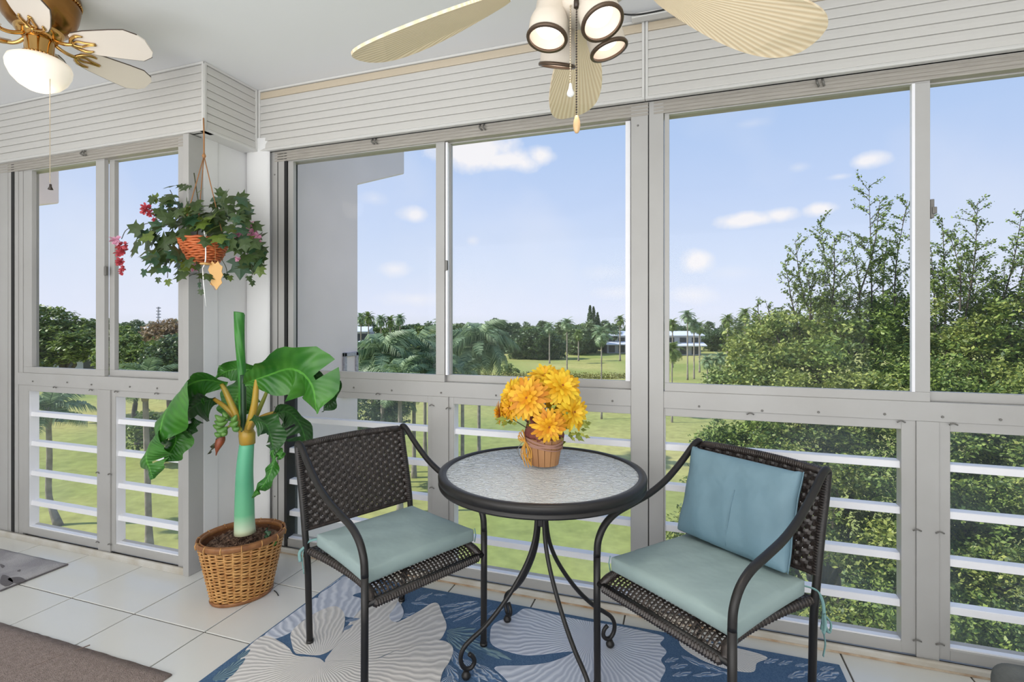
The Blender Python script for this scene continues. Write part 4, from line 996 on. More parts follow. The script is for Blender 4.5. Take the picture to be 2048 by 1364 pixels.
stem([(497,858,2.33),(505,842,2.28),(515,838,2.25)],(.012,.006))
def bleaf(px,wd,w0,w1,m='bleaf',fold=.22,tears=(),droop=.35,wav=.012,seed=0):
    rs=random.Random(seed); P=crom([D(*p) for p in px],7); n_=len(P)-1; k=8; V=[];UV=[];F=[]
    W0=CV(*w0).normalized(); W1=CV(*w1).normalized(); ph=rs.uniform(0,6)
    m_=len(wd)-1
    for i,p in enumerate(P):
        q=i/n_; j=min(int(q*m_),m_-1); f=q*m_-j; w=lerp(wd[j],wd[j+1],f*f*(3-2*f)); T=(P[min(i+1,n_)]-P[max(i-1,0)]).normalized()
        wv=(W0*(1-q)+W1*q); wv=(wv-T*wv.dot(T)).normalized(); nr=wv.cross(T).normalized()
        if nr.z<0 and abs(nr.z)>.2: nr=-nr
        elif abs(nr.z)<=.2 and nr.dot(CV(0,0,-1))<0: nr=-nr
        for c in range(k+1):
            v=c/k*2-1; e=1+ .05*math.sin(i*1.1+ph+(v>0)*2)*(abs(v)>.9)
            off=-abs(v)**1.6*w*fold + wav*math.sin(q*17+v*2+ph)*abs(v)
            V.append(p+wv*(v*w*e*.5*(1-.12*fold))+nr*off); UV.append((q,v))
    for i in range(n_):
        q=i/n_
        for c in range(k):
            v=(c+.5)/k*2-1; skip=False
            for (tq,side,depth) in tears:
                if abs(q-tq)<.6/n_ and side*v>0 and abs(v)>depth: skip=True
            if not skip: F.append((i*(k+1)+c,i*(k+1)+c+1,(i+1)*(k+1)+c+1,(i+1)*(k+1)+c))
    b=MB(); b.v=[tuple(v) for v in V]; b.f=F; return b.build('leaf',m,tp,smooth=True,uv=UV)
bleaf([(455,768,2.34),(405,760,2.29),(360,782,2.24),(328,830,2.2),(316,888,2.19)],[.03,.14,.23,.28,.28,.20,.02],(0,.8,-.6),(.95,.1,-.3),tears=((.35,1,.5),(.55,-1,.5)),seed=1)
bleaf([(322,862,2.23),(300,885,2.2),(292,915,2.18),(300,940,2.18),(306,958,2.18)],[.09,.19,.21,.13,.005],(.5,.7,-.4),(.95,.2,-.2),seed=2,tears=((.6,1,.2),))
bleaf([(345,855,2.27),(352,880,2.26),(340,905,2.25),(322,925,2.24)],[.05,.12,.10,.01],(1,0,0),(.9,.3,0),'bleaf',seed=12)
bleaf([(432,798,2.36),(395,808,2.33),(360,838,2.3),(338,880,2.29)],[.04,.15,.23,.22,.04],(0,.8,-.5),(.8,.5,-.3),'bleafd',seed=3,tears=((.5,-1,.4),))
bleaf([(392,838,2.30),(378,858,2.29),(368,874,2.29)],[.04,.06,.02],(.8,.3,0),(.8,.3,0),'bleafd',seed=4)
bleaf([(535,752,2.5),(490,738,2.5),(455,742,2.48),(432,756,2.46)],[.04,.10,.10,.01],(0,1,-.3),(0,1,-.2),seed=5)
bleaf([(492,765,2.47),(475,790,2.44),(465,820,2.42),(462,842,2.41)],[.14,.20,.17,.03],(1,0,0),(1,0,0),seed=6,fold=.15)
bleaf([(488,768,2.31),(532,752,2.28),(585,738,2.25),(622,768,2.21),(634,828,2.19)],[.02,.12,.20,.26,.27,.21,.02],(0,.9,-.5),(.95,.1,-.3),seed=7,tears=((.72,1,.3),(.5,-1,.5)))
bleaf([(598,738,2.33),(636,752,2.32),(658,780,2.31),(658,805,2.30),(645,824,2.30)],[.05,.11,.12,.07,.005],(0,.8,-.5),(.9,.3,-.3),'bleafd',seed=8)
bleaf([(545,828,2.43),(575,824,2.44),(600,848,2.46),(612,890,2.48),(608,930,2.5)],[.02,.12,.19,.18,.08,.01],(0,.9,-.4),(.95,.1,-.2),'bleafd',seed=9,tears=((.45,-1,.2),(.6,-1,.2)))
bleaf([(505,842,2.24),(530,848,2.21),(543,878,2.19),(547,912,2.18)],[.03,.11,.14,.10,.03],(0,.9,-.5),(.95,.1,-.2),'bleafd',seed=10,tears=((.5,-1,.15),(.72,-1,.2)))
bleaf([(546,900,2.18),(545,930,2.17),(530,965,2.16),(505,996,2.16)],[.02,.03,.06,.05,.005],(.9,.2,0),(.5,.8,0),'bleaf',seed=11)
bleaf([(545,905,2.18),(556,908,2.18),(563,918,2.18)],[.02,.05,.03],(0,1,0),(0,1,0),'bleaf',seed=13)
P=crom([D(484,885,2.35),D(484,820,2.35),D(483,745,2.35),D(479,680,2.35),D(478,628,2.35)],5)
m_=len(P); rr_=[lerp(.011,.021,i/(m_-1)) for i in range(m_)]
b=MB(); k=12; V=[];UV=[];F=[]
for i,p in enumerate(P):
    for c in range(k+1):
        a=2*math.pi*c/k*1.08; rad=rr_[i]*(1+.16*c/k); V.append(p+CV(math.cos(a)*rad,0,math.sin(a)*rad)+Vector((0,0,.012*math.sin(a*.5) if i==m_-1 else 0))); UV.append((c/k*.5+i*.02,.5))
for i in range(m_-1):
    for c in range(k): F.append((i*(k+1)+c,i*(k+1)+c+1,(i+1)*(k+1)+c+1,(i+1)*(k+1)+c))
b.v=[tuple(v) for v in V]; b.f=F; b.build('rolled_leaf','rolled',tp,smooth=True,uv=UV,label='tightly rolled young leaf standing upright')
stem([(486,880,2.345),(487,820,2.33),(486,750,2.33)],(.012,.012),mat('rolled_leaf_dark_sheath',s2l(26,60,34),.4),'leaf_sheath')  # dark green length along the lower half of the rolled leaf
# fruit and flower bud
stem([(488,862,2.34),(470,850,2.31),(455,855,2.29),(448,868,2.28)],(.008,.004),'fleaf','fruit_stem')
for k,(x,y,dx,dy) in enumerate([(452,836,-22,-6),(455,842,-26,0),(450,848,-24,2),(455,854,-22,6),(460,846,16,-3),(463,838,10,-8),(447,862,-18,4),(466,850,12,6),(458,832,-12,-8),(452,858,-8,8)]):
    c=D(x,y,2.28+.01*(k%3)); d=D(x+dx,y+dy,2.26+.012*(k%3))
    mid=c.lerp(d,.5)+Vector((0,0,-.012)); MB().tube(crom([c,mid,d],4),[.005,.009,.012,.0135,.014,.0135,.011,.007,.003],8).build('banana','bananag',tp,smooth=True)
P=[D(446,866,2.28),D(442,878,2.28),D(436,893,2.27),D(432,911,2.27)]
MB().tube(crom(P,3),[.005,.010,.015,.0185,.019,.0175,.014,.009,.004,.002],10).build('flower_bud','bud',tp,smooth=True)
bleaf([(445,868,2.27),(434,884,2.265),(424,896,2.265),(418,908,2.265)],[.012,.022,.016,.003],(.8,.4,0),(.8,.4,0),mat('bud_bract',s2l(60,62,40),.5),seed=15)
ts=thing('seedling','tiny green seedling poking from the basket soil','plant',D(533,1083,2.38))
for px,w in (([(530,1085,2.38),(534,1072,2.38),(533,1056,2.38)],.03),([(528,1086,2.37),(542,1082,2.36),(552,1088,2.36)],.03)):
    tp_,tp=tp,ts; bleaf(px,[.006,w,.004],(.8,.2,-.3),(.8,.2,-.3),'ivyd' if w==.03 and px[0][0]==530 else 'bleaf',seed=17); tp=tp_

# ---------------------------------------------------------------- hanging basket with ivy
HD=2.50
hb=thing('hanging_basket','orange wicker hanging basket of artificial ivy and pink flowers','hanging plant',D(408,520,HD))
kn=D(408,312,HD); hk=D(407,236,HD)
MB().tube([hk,D(408,275,HD),kn],.0035,6).build('cord','jute',hb,smooth=True)
MB().tube([kn+Vector((0,0,.012)),kn,kn-Vector((0,0,.01))],[.005,.009,.005],8).build('knot','jute',hb,smooth=True)
bc=D(408,480,HD)
def hring(z,r,a): return bc+Vector((r*math.cos(a),r*math.sin(a),z))
for a in (2.75,4.5,.2):
    e=hring(.0,.105,a); MB().tube([kn,e],.0024,6).build('cord','jute',hb,smooth=True)
MB().tube(crom([D(388,346,HD-.03),D(393,380,HD-.03),D(399,420,HD-.02)],4),.0026,6).build('twig','vine',hb,smooth=True)
b=MB()
for r in range(11):
    q=r/10; z=-.11+.11*q; rad=.052+.055*q**.6
    b.tube([hring(z+.002*math.sin(9*a+r),rad+.003*math.cos(14*a+math.pi*r),a) for a in [2*math.pi*i/84 for i in range(84)]],.0062,6,closed=True)
o=b.build('woven_bowl','rattano',hb,smooth=True); o['kind']='stuff'
MB().lathe([(.001,-.112),(.048,-.11),(.07,-.07),(.092,-.03),(.1,0),(.08,-.01),(.001,-.01)],bc,28).build('bowl_core',mat('orange_core',s2l(120,52,26),.8),hb,smooth=True)
def ivyshape():
    pts=[(0,0),(-.18,-.16),(-.42,-.05),(-.62,.12),(-.34,.22),(-.40,.46),(-.62,.66),(-.24,.62),(0,1.0),(.24,.62),(.62,.66),(.40,.46),(.34,.22),(.62,.12),(.42,-.05),(.18,-.16)]
    V=[(0,.35,.03)]+[(x,y,-.10*abs(x)-.08*max(0,y-.4)) for x,y in pts]; n_=len(pts)
    F=[(0,1+(i+1)%n_,1+i) for i in range(n_)]
    return V,F
ivm={}
for m in ('ivy','ivyl','ivyd'):
    me=bpy.data.meshes.new('ivy_leaf'); V,F=ivyshape(); me.from_pydata(V,[],F); me.materials.append(M[m]); ivm[m]=me
rr=random.Random(21)
def ivy(px,py,d,size,m,droop=None):
    o=bpy.data.objects.new('ivy_leaf',ivm[m]); C.objects.link(o); o.parent=hb
    p=D(px,py,d); out=(p-bc); out.z=0; out=out.normalized() if out.length>.02 else CV(rr.uniform(-1,1),0,-1)
    tipdir=(out*rr.uniform(.3,1)+Vector((0,0,rr.uniform(-1.3,.5)))+CV(rr.uniform(-.5,.5),0,0)).normalized() if droop is None else droop
    nrm=(CV(0,.35,-1)+out*.5+Vector((rr.uniform(-.6,.6),rr.uniform(-.6,.6),rr.uniform(-.2,.7)))).normalized()
    x=tipdir.cross(nrm).normalized(); nz_=x.cross(tipdir).normalized()
    Mx=Matrix(((x.x,tipdir.x,nz_.x,p.x),(x.y,tipdir.y,nz_.y,p.y),(x.z,tipdir.z,nz_.z,p.z),(0,0,0,1)))@Matrix.Diagonal((size,size,size,1))
    o.matrix_basis=Mx; o.matrix_parent_inverse=wmat(hb).inverted(); return o
regs=[(365,400,45,32,11,.055),(345,440,52,38,16,.062),(400,450,52,32,18,.07),(395,420,30,22,7,.06),(340,495,48,28,14,.075),(300,480,32,26,8,.075),(350,528,40,22,8,.06),(460,408,36,20,9,.055),(480,440,30,22,9,.05),(440,435,34,22,8,.055),(485,500,28,30,9,.08),(505,525,20,22,5,.06),(400,540,22,16,4,.045),(320,400,30,22,6,.045),(465,475,30,22,8,.06),(510,510,14,22,3,.05)]
for cx_,cy_,rx,ry,n_,sz in regs:
    for k in range(int(n_*1.4)):
        a=rr.uniform(0,6.28); q=math.sqrt(rr.random()); m=rr.choices(['ivy','ivyl','ivyd'],[.62,.18,.2])[0]
        ivy(cx_+rx*q*math.cos(a),cy_+ry*q*math.sin(a),HD+rr.uniform(-.16,.10),sz*rr.uniform(.7,1.25),m)
for x,y,s in ((288,540,.04),(316,556,.03),(335,560,.035),(398,566,.03),(452,548,.03),(460,552,.03),(498,553,.03),(520,535,.05),(402,580,.03),(505,562,.03)): ivy(x,y,HD-.02,s,rr.choice(['ivy','ivyl','ivyd']),Vector((rr.uniform(-.3,.3),0,-1)).normalized())
def vine(px,d=HD): MB().tube(crom([D(x,y,d) for x,y in px],5),.0018,5).build('vine','vine',hb,smooth=True)
for px in ([(380,450),(330,440),(290,448),(255,458),(243,478)],[(380,470),(320,500),(300,530),(288,545)],[(380,480),(340,530),(335,556)],[(420,440),(450,415),(470,405)],[(430,450),(480,420),(495,440),(505,455)],[(440,470),(490,500),(505,540),(500,560)],[(400,500),(398,540),(400,575)],[(430,500),(450,530),(455,550)],[(390,412),(420,412),(432,414)],[(380,460),(350,400),(340,380)],[(390,440),(330,410),(310,395)]): vine(px)
def blossom(px,py,d,r,m,seed):
    rs=random.Random(seed); c=D(px,py,d); b=MB()
    for layer in range(3):
        for k in range(6):
            a=2*math.pi*(k+rs.uniform(-.3,.3))/6+layer; el=rs.uniform(-.7,.9); dr=CV(math.cos(a)*math.cos(el),math.sin(a)*math.cos(el)-.2,math.sin(el)-.4).normalized(); sd_=dr.cross(Vector((rs.uniform(-1,1),rs.uniform(-1,1),1))).normalized()
            R_=r*rs.uniform(.7,1.15); up=dr.cross(sd_)
            V=[c,c+dr*R_*.4+sd_*R_*.32,c+dr*R_*.85+sd_*R_*.34+up*R_*.15,c+dr*R_*1.1+up*R_*.25,c+dr*R_*.85-sd_*R_*.34+up*R_*.15,c+dr*R_*.4-sd_*R_*.32]
            b.add(V,[(0,1,2,3),(0,3,4,5)])
    b.build('blossom',m,hb,org=c)
for k,(x,y,r,m) in enumerate([(292,415,.024,'red'),(300,425,.022,'red'),(288,422,.018,'red'),(318,450,.022,'red'),(310,440,.016,'red'),(232,480,.024,'pink'),(240,492,.026,'red'),(252,490,.02,'red'),(238,505,.022,'red'),(248,502,.02,'red'),(242,522,.02,'red'),(236,525,.015,'red'),(246,537,.018,'red'),(243,545,.014,'red'),
        (498,448,.026,'pink'),(508,460,.028,'pink'),(516,472,.024,'pink'),(502,470,.02,'pink'),(478,467,.026,'pink'),(470,470,.018,'pink'),(517,482,.018,'pink'),(386,535,.022,'pink'),(476,518,.014,'pink')]): blossom(x,y,HD-.02-.01*(k%3),r,m,k)
# ornaments hanging from the basket
tg=thing('hanging_tag','tan leaf shaped paper tag dangling under the hanging basket','ornament',D(431,520,HD-.12))
pts=[(424,522),(420,530),(416,540),(420,548),(417,556),(422,562),(420,569),(428,572),(433,580),(438,572),(444,566),(442,558),(446,550),(443,543),(445,533),(439,528),(436,522),(430,528)]
P=[D(x,y,HD-.12) for x,y in pts]; Q=[p+CV(0,0,.003) for p in P]; n_=len(P)
MB().add(P+Q,[tuple(range(n_)),tuple(range(n_,2*n_))[::-1]]+[(i,n_+i,n_+(i+1)%n_,(i+1)%n_) for i in range(n_)]).build('tag','tan',tg)
MB().tube([D(430,485,HD-.11),D(431,505,HD-.12),D(430,525,HD-.12)],.0012,5).build('string','jute',tg)
MB().tube(crom([D(414,555,HD-.122),D(425,572,HD-.122),D(431,580,HD-.122)],4),.0012,5).build('string','jute',tg)
tr_=thing('icicle_ornament','thin clear acrylic icicle hanging in front of the hanging basket','ornament',D(409,520,HD-.13))
MB().tube(crom([D(408,462,HD-.13),D(411,480,HD-.13),D(411,520,HD-.13),D(406,535,HD-.13)],4),.0028,6).build('loop','crystal',tr_,smooth=True)
MB().lathe([(.001,.008),(.022,.004),(.026,0),(.02,-.004),(.001,-.003)],D(411,528,HD-.13),12).build('cap','tan',tr_,smooth=True)
MB().tube([D(405,535,HD-.13),D(408,575,HD-.13),D(412,613,HD-.13)],[.003,.0028,.001],6).build('icicle','crystal',tr_,smooth=True)

# ================================================================ FANS
# brass ceiling fan with six short white blades, upper left
fd_=1.8*1.111; F1=D(79,CY,fd_); F1.z=0
K=1.111; zz=lambda z:EYE+(z-EYE)*K
f=thing('ceiling_fan','polished brass hugger ceiling fan with six white blades and a glowing bowl','ceiling fan',(F1.x,F1.y,CEIL))
MB().lathe([(r_*.86,z_) for r_,z_ in [(.147,CEIL-.001),(.150,CEIL-.010),(.150,CEIL-.022),(.143,CEIL-.030),(.148,CEIL-.040),(.146,CEIL-.055),(.140,CEIL-.085),(.128,CEIL-.12),(.105,CEIL-.145),(.07,CEIL-.16),(.05,CEIL-.165)]],F1,48).build('motor_housing','brass_d',f,smooth=True)
b=MB()
for k in range(56):
    a=2*math.pi*k/56; b.lathe([(.0005,.0042),(.0035,.0022),(.0042,0),(.0035,-.0022),(.0005,-.0042)],F1+Vector((.128*math.cos(a),.128*math.sin(a),CEIL-.026)),6)
o=b.build('beading','brass',f,smooth=True); o['kind']='stuff'
zb=zz(2.27)
MB().lathe([(.045,zb+.055),(.072,zb+.05),(.078,zb+.03),(.066,zb+.012),(.055,zb+.004),(.03,zb-.004)],F1,36).build('blade_hub','brass',f,smooth=True)
zc1=zz(2.265); zc0=zz(2.205)
MB().lathe([(.030,zc1+.02),(.042,zc1+.01),(.045,zc1),(.046,zc0+.015),(.050,zc0+.008),(.054,zc0),(.046,zc0-.004)],F1,36).build('light_fitter','brass',f,smooth=True)
b=MB()
for k in range(28):
    a=2*math.pi*k/28; c=F1+Vector((.051*math.cos(a),.051*math.sin(a),zc0+.007)); b.lathe([(.0005,.006),(.0045,.004),(.006,0),(.0045,-.004),(.0005,-.006)],c,6)
o=b.build('rope_collar','brass',f,smooth=True); o['kind']='stuff'
for k in range(3):
    a=.4+2.09*k; MB().tube([F1+Vector((.050*math.cos(a),.050*math.sin(a),zc0)),F1+Vector((.07*math.cos(a),.07*math.sin(a),zc0-.012))],.0035,6).build('thumb_screw','brass',f,smooth=True)
rb_=.1015; zt=zz(2.205); zbt=zz(2.087)
MB().lathe([(.05,zt+.002),(rb_*.75,zt-.004),(rb_*.94,zt-.016),(rb_,zt-.034),(rb_*.97,zt-.056),(rb_*.85,zt-.084),(rb_*.64,zt-.108),(rb_*.36,zt-.125),(rb_*.1,zbt),(.001,zbt)],F1,48).build('glass_bowl','opal',f,smooth=True)
bl=light('fan_bowl_lamp','POINT',(F1.x,F1.y,zt-.16),1.2,(1,.86,.68),size=.08)
def fanblade():
    b=MB(); prof=[(.125,.034),(.14,.044),(.19,.056),(.29,.068),(.345,.072),(.385,.052),(.402,.028)]
    top=[(x,w) for x,w in prof]+[(x,-w) for x,w in prof[::-1]]
    b.prism([(x,y) for x,y in top],'z',-.003,.003); return b
def fanedge():
    prof=[(.14,.0445),(.19,.0565),(.29,.0685),(.345,.0725),(.385,.0525)]
    b=MB(); b.tube([(x,w,.0) for x,w in prof],.0026,5); b.tube([(x,-w,.0) for x,w in prof],.0026,5); return b
def iron():
    b=MB()
    b.tube(crom([(.05,0,.008),(.075,0,-.006),(.10,0,-.012),(.125,0,-.010)],4),.0075,6)
    for sg in (1,-1):
        b.tube(crom([(.115,0,-.01),(.13,sg*.022,-.008),(.155,sg*.036,-.007),(.178,sg*.034,-.007)],4),[.0065]*9+[.006,.005,.004,.003],6)
        b.tube(crom([(.118,0,-.01),(.145,sg*.012,-.008),(.17,sg*.006,-.007),(.205,sg*.002,-.007)],4),.0045,6)
    return b
base=math.atan2(CV(1,0,0).y,CV(1,0,0).x)
first=None
for k in range(6):
    a=base+math.radians(6+60*k)
    if first is None:
        bo=fanblade().build('blade','fanw',f,bevel=.0008); LOC(bo); eo=LOC(fanedge().build('edge_trim','fane',bo,smooth=True)); io=LOC(iron().build('blade_iron','brass',bo,smooth=True)); first=bo
    else: bo=copy_tree(first,f)
    bo.location=(0,0,zb-.004-CEIL); bo.rotation_mode='XYZ'; bo.rotation_euler=(math.radians(-20),0,a)
c0=D(100,180,fd_-.03); c1=D(100,366,fd_-.03)
MB().tube([c0+Vector((0,0,.10)),c1],.0013,5).build('pull_chain','chainw',f)
MB().lathe([(.001,.012),(.004,.010),(.004,.002),(.009,-.010),(.001,-.012)],D(101,374,fd_-.03),10).build('pull','dark_pull',f,smooth=True)

# cream fan with woven palm blades and four spotlights
FZ=2.035; ctr=D(1024+.17/1.213*1020,CY,1.213); F2=Vector((ctr.x,ctr.y,0)); RT=.672
f=thing('ceiling_fan','cream ceiling fan with woven palm leaf blades and four spotlights','ceiling fan',(F2.x,F2.y,CEIL))
MB().lathe([(.001,CEIL-.001),(.075,CEIL-.002),(.07,CEIL-.03),(.03,CEIL-.06),(.014,CEIL-.07)],F2,32).build('canopy','almond',f,smooth=True)
MB().tube([F2+Vector((0,0,CEIL-.06)),F2+Vector((0,0,FZ+.2))],.0135,12).build('downrod','almond',f,smooth=True)
MB().lathe([(.03,FZ+.22),(.10,FZ+.20),(.135,FZ+.15),(.14,FZ+.09),(.125,FZ+.045),(.09,FZ+.03),(.06,FZ+.02)],F2,48).build('motor_housing','almond',f,smooth=True)
MB().lathe([(.06,FZ+.03),(.065,FZ+.0),(.06,FZ-.03),(.04,FZ-.045),(.001,FZ-.05)],F2,32).build('light_kit_body','almond',f,smooth=True)
def palmblade():
    prof=[(.0,.030),(.03,.042),(.10,.060),(.2,.080),(.3,.090),(.38,.086),(.43,.070),(.458,.046),(.468,.022)]
    P=crom([(x,w,0) for x,w in prof]+[(.471,0,0)]+[(x,-w,0) for x,w in prof[::-1]],4)
    b=MB(); n_=len(P)
    def z(p): return -.10*p[1]**2/.1
    b.v=[(p[0],p[1],.004+z(p)) for p in P]+[(p[0],p[1],-.004+z(p)) for p in P]+[(x,0,.006) for x in np.linspace(.0,.46,12)]
    # triangulated as two fans round the spine for both faces
    b.f=[tuple(range(n_))[::-1],tuple(range(n_,2*n_))]+[(i,(i+1)%n_,n_+(i+1)%n_,n_+i) for i in range(n_)]
    b.v=b.v[:2*n_]; return b
bd=D(1145,237,1.90); bdir=bd-F2; A0=math.atan2(bdir.y,bdir.x); first=None
for k in range(5):
    a=A0+2*math.pi*k/5
    if first is None:
        bo=LOC(palmblade().build('blade','palmblade',f)); io=LOC(MB().prism([(-.09,-.012),(-.02,-.016),(.02,-.034),(.05,-.03),(.05,.03),(.02,.034),(-.02,.016),(-.09,.012)],'z',.004,.009).build('blade_bracket','almond',bo,bevel=.001)); first=bo
        io.location=(0,0,0)
    else: bo=copy_tree(first,f)
    bo.rotation_mode='XYZ'; bo.rotation_euler=(math.radians(-15),math.radians(8),a); bo.location=(.2*math.cos(a),.2*math.sin(a),FZ+.062-CEIL)
cans=[((1094,77),1.20,(-.14,-1,-.14)),((1205,46),1.14,(.24,-1,-.38)),((1218,101),1.285,(.30,-1,-.02)),((1114,132),1.34,(-.10,-1,.40))]
for k,((px,py),d,nr) in enumerate(cans):
    c=D(px,py,d); nz_=CV(nr[0],-1.,nr[2]).normalized(); rot=(-nz_).to_track_quat('Z','Y').to_matrix(); r=.046
    top=c-nz_*.115
    o=MB().lathe([(r-.002,0),(r+.0,.001),(r,.04),(r-.003,.05),(r*.80,.066),(r*.78,.11),(r*.6,.125),(.001,.128)],c,32,rot=rot,cap=False).build('spotlight_can','almond',f,smooth=True)
    MB().lathe([(r-.003,.001),(r-.004,.03),(r*.6,.056),(.001,.06)],c,28,rot=rot,cap=False).build('reflector','canin',o,smooth=True)
    MB().lathe([(r-.0045,-.003),(r+.002,-.003),(r+.0035,.001),(r+.002,.005),(r-.0045,.003),(r-.0045,-.003)],c,36,rot=rot,cap=False).build('trim_ring','bronze',o,smooth=True)
    MB().lathe([(.001,.006),(r*.28,.008),(r*.50,.014),(r*.66,.024),(r*.70,.034),(r*.5,.048),(.001,.055)],c,24,rot=rot).build('bulb','bulb',o,smooth=True)
    MB().tube([c-nz_*.12,F2+Vector((0,0,FZ-.02))],.011,10).build('swivel_arm','almond',f,smooth=True)
    sl=light('spot_lamp','SPOT',c+nz_*.01,5.,(1,.9,.78),size=.03,spot=1.6); sl.rotation_euler=nz_.to_track_quat('-Z','Y').to_euler()
def chain(px,y0,y1,d,r=.0022):
    b=MB(); p0=D(px,y0,d); p1=D(px,y1,d); n_=max(2,int((p0-p1).length/.0058))
    for k in range(n_): 
        c=p0.lerp(p1,k/(n_-1)); b.lathe([(.0003,r),(r*.8,r*.6),(r,0),(r*.8,-r*.6),(.0003,-r)],c,6)
    b.tube([p0,p1],.0006,4); return b
chain(1141,12,168,1.17).build('pull_chain','chainw',f,smooth=True); chain(1153,8,230,1.16).build('pull_chain','dark_pull',f,smooth=True)
MB().lathe([(.001,.016),(.003,.014),(.0045,.004),(.0085,-.006),(.0088,-.010),(.006,-.014),(.001,-.016)],D(1141,180,1.17),8).build('pull','crystal',f,label='clear crystal pull')
MB().lathe([(.001,.021),(.004,.018),(.0075,.006),(.0083,-.004),(.007,-.014),(.004,-.020),(.001,-.021)],D(1153.5,248,1.16),14).build('pull','wood_pull',f,smooth=True,label='oval wooden pull')
MB().tube([D(1153,8,1.16)+Vector((0,0,.008)),D(1153,8,1.16)-Vector((0,0,.008))],.0065,8).build('switch_nut','dark_pull',f,smooth=True)
# ================================================================ OUTSIDE
V=[(-500,3,GZ),(420,3,GZ),(420,520,GZ),(-500,520,GZ)]
lw=MB(); lw.add([(-700,-60,GZ),(600,-60,GZ),(600,700,GZ),(-700,700,GZ)],[(0,1,2,3)]); o=lw.build('ground','lawn'); o['kind']='structure'
R2=np.random.RandomState(5)
def unit(n):
    v=R2.normal(size=(n,3)); return v/np.linalg.norm(v,axis=1)[:,None]
def leafquads(P,size,up=.35,asp=.55):
    """rhombic leaves at points P"""
    n=len(P); nr=unit(n); nr[:,2]=np.abs(nr[:,2])+up; nr/=np.linalg.norm(nr,axis=1)[:,None]
    a=np.cross(nr,unit(n)); a/=np.linalg.norm(a,axis=1)[:,None]+1e-9; b=np.cross(nr,a)
    s=(size*(.6+.8*R2.rand(n)))[:,None] if np.isscalar(size) else (size*(.6+.8*R2.rand(n)))[:,None]
    V=np.stack([P-a*s,P-b*s*asp,P+a*s,P+b*s*asp],1).reshape(-1,3)
    F=np.arange(4*n).reshape(n,4); return V,F
def blobpts(c,r,n,shell=.55):
    d=unit(n); q=(shell+(1-shell)*R2.rand(n))**.8
    return np.array(c)+d*np.array(r)*q[:,None]
def clumpy(blobs,nclump,nper,cr,size,up=.35,shell=.5,gap=None):
    """foliage as many small clumps on the surface of the crown blobs"""
    cs=[]
    tot=sum(b[1][0]*b[1][2] for b in blobs)
    for c,r in blobs:
        k=max(3,int(nclump*r[0]*r[2]/tot)); cs.append(blobpts(c,r,k,shell))
    cs=np.concatenate(cs)
    if gap:
        g=np.sin(cs[:,0]*gap+1.3*np.sin(cs[:,2]*gap*.8))+np.sin(cs[:,1]*gap*.9+cs[:,2]*gap*1.1)+np.sin(cs[:,2]*gap*1.3-cs[:,0]*gap*.6)
        cs=cs[g>-.75]
    P=np.repeat(cs,nper,0)+unit(len(cs)*nper)*(cr*R2.rand(len(cs)*nper)**.5)[:,None]*np.array([1,1,.55])
    return leafquads(P,size,up)
def branchtube(b,p,q,r0,r1,n=5,bend=.1,seg=4):
    p=Vector(p);q=Vector(q); L_=(q-p).length; o_=[Vector((random.uniform(-1,1),random.uniform(-1,1),random.uniform(-.3,1)))*L_*bend for _ in range(2)]
    pts=crom([p,p.lerp(q,.35)+o_[0],p.lerp(q,.7)+o_[1],q],2); k=len(pts)
    b.tube(pts,[lerp(r0,r1,i/(k-1)) for i in range(k)],n,cap=False)
def broadtree(name,label,group,base,blobs,trunk_r,nclump,nper,cr,size,m,up=.35,nbr=10,shell=.5,cat='tree'):
    t=thing(name,label,cat,base,0,group)
    b=MB(); base=Vector(base); cen=sum((Vector(c) for c,r in blobs),Vector())/len(blobs); fork=base.lerp(Vector((cen.x,cen.y,base.z)),.3); fork.z=lerp(base.z,cen.z,.45)
    branchtube(b,base-Vector((0,0,.2)),fork,trunk_r,trunk_r*.7,8,.05)
    for k,(c,r) in enumerate(blobs):
        branchtube(b,fork,c,trunk_r*.55,trunk_r*.15,6)
        for j in range(max(1,nbr//len(blobs))):
            d=unit(1)[0]; e=Vector(c)+Vector((d[0]*r[0],d[1]*r[1],abs(d[2])*r[2]))*.8; branchtube(b,Vector(c).lerp(fork,.3),e,trunk_r*.2,trunk_r*.04,4)
    b.build('trunk','bark',t,smooth=True)
    V,F=clumpy(blobs,nclump,nper,cr,size,up,shell); qmesh('foliage',V,F,m,t,kind='stuff'); return t
# ---- palm fronds
def frond(L0,arch,wid,nl,droop,m,seed,lw=.075,name='frond'):
    rs=np.random.RandomState(seed); V=[];F=[]
    P=[]
    for i in range(13):
        q=i/12; P.append(Vector((L0*q*(1-.18*q*q),0,L0*(.42*q-arch*q*q))))
    b=MB(); b.tube(P,[.030*(1-.85*i/12)*L0/2.2 for i in range(13)],4)
    for i in range(nl):
        q=.12+.88*i/nl; k=q*12; j=min(int(k),11); p=P[j].lerp(P[j+1],k-j); T=(P[j+1]-P[j]).normalized()
        for sg in (-1,1):
            ln=wid*math.sin(math.pi*min(1,.18+.80*q))**.7*(.85+.3*rs.rand())
            d=(Vector((0,sg,0))*1.0+T*.55+Vector((0,0,rs.uniform(-.1,.25)))).normalized(); e1=p+d*ln*.55; e2=p+d*ln*.85+Vector((0,0,-droop*ln)); w=T*.5*ln*lw
            b.add([p-w,p+w,e1+w,e1-w,e2],[(0,1,2,3),(3,2,4)])
    me=bpy.data.meshes.new(name); me.from_pydata(b.v,[],b.f); me.materials.append(M[m]); return me
FR={'q':[frond(2.6,.55,.75,34,.55,'lf_palm',s,.10) for s in (1,2)],'y':[frond(2.3,.6,.7,30,.5,'lf_palmy',4,.12)],'w':[frond(3.0,.75,.85,36,.8,'lf_palm',6,.11)],'c':[frond(1.5,.75,.45,16,.3,'lf_palm',8,.2)],'cm':[frond(1.5,.75,.45,16,.3,'lf_mid',8,.2)]}
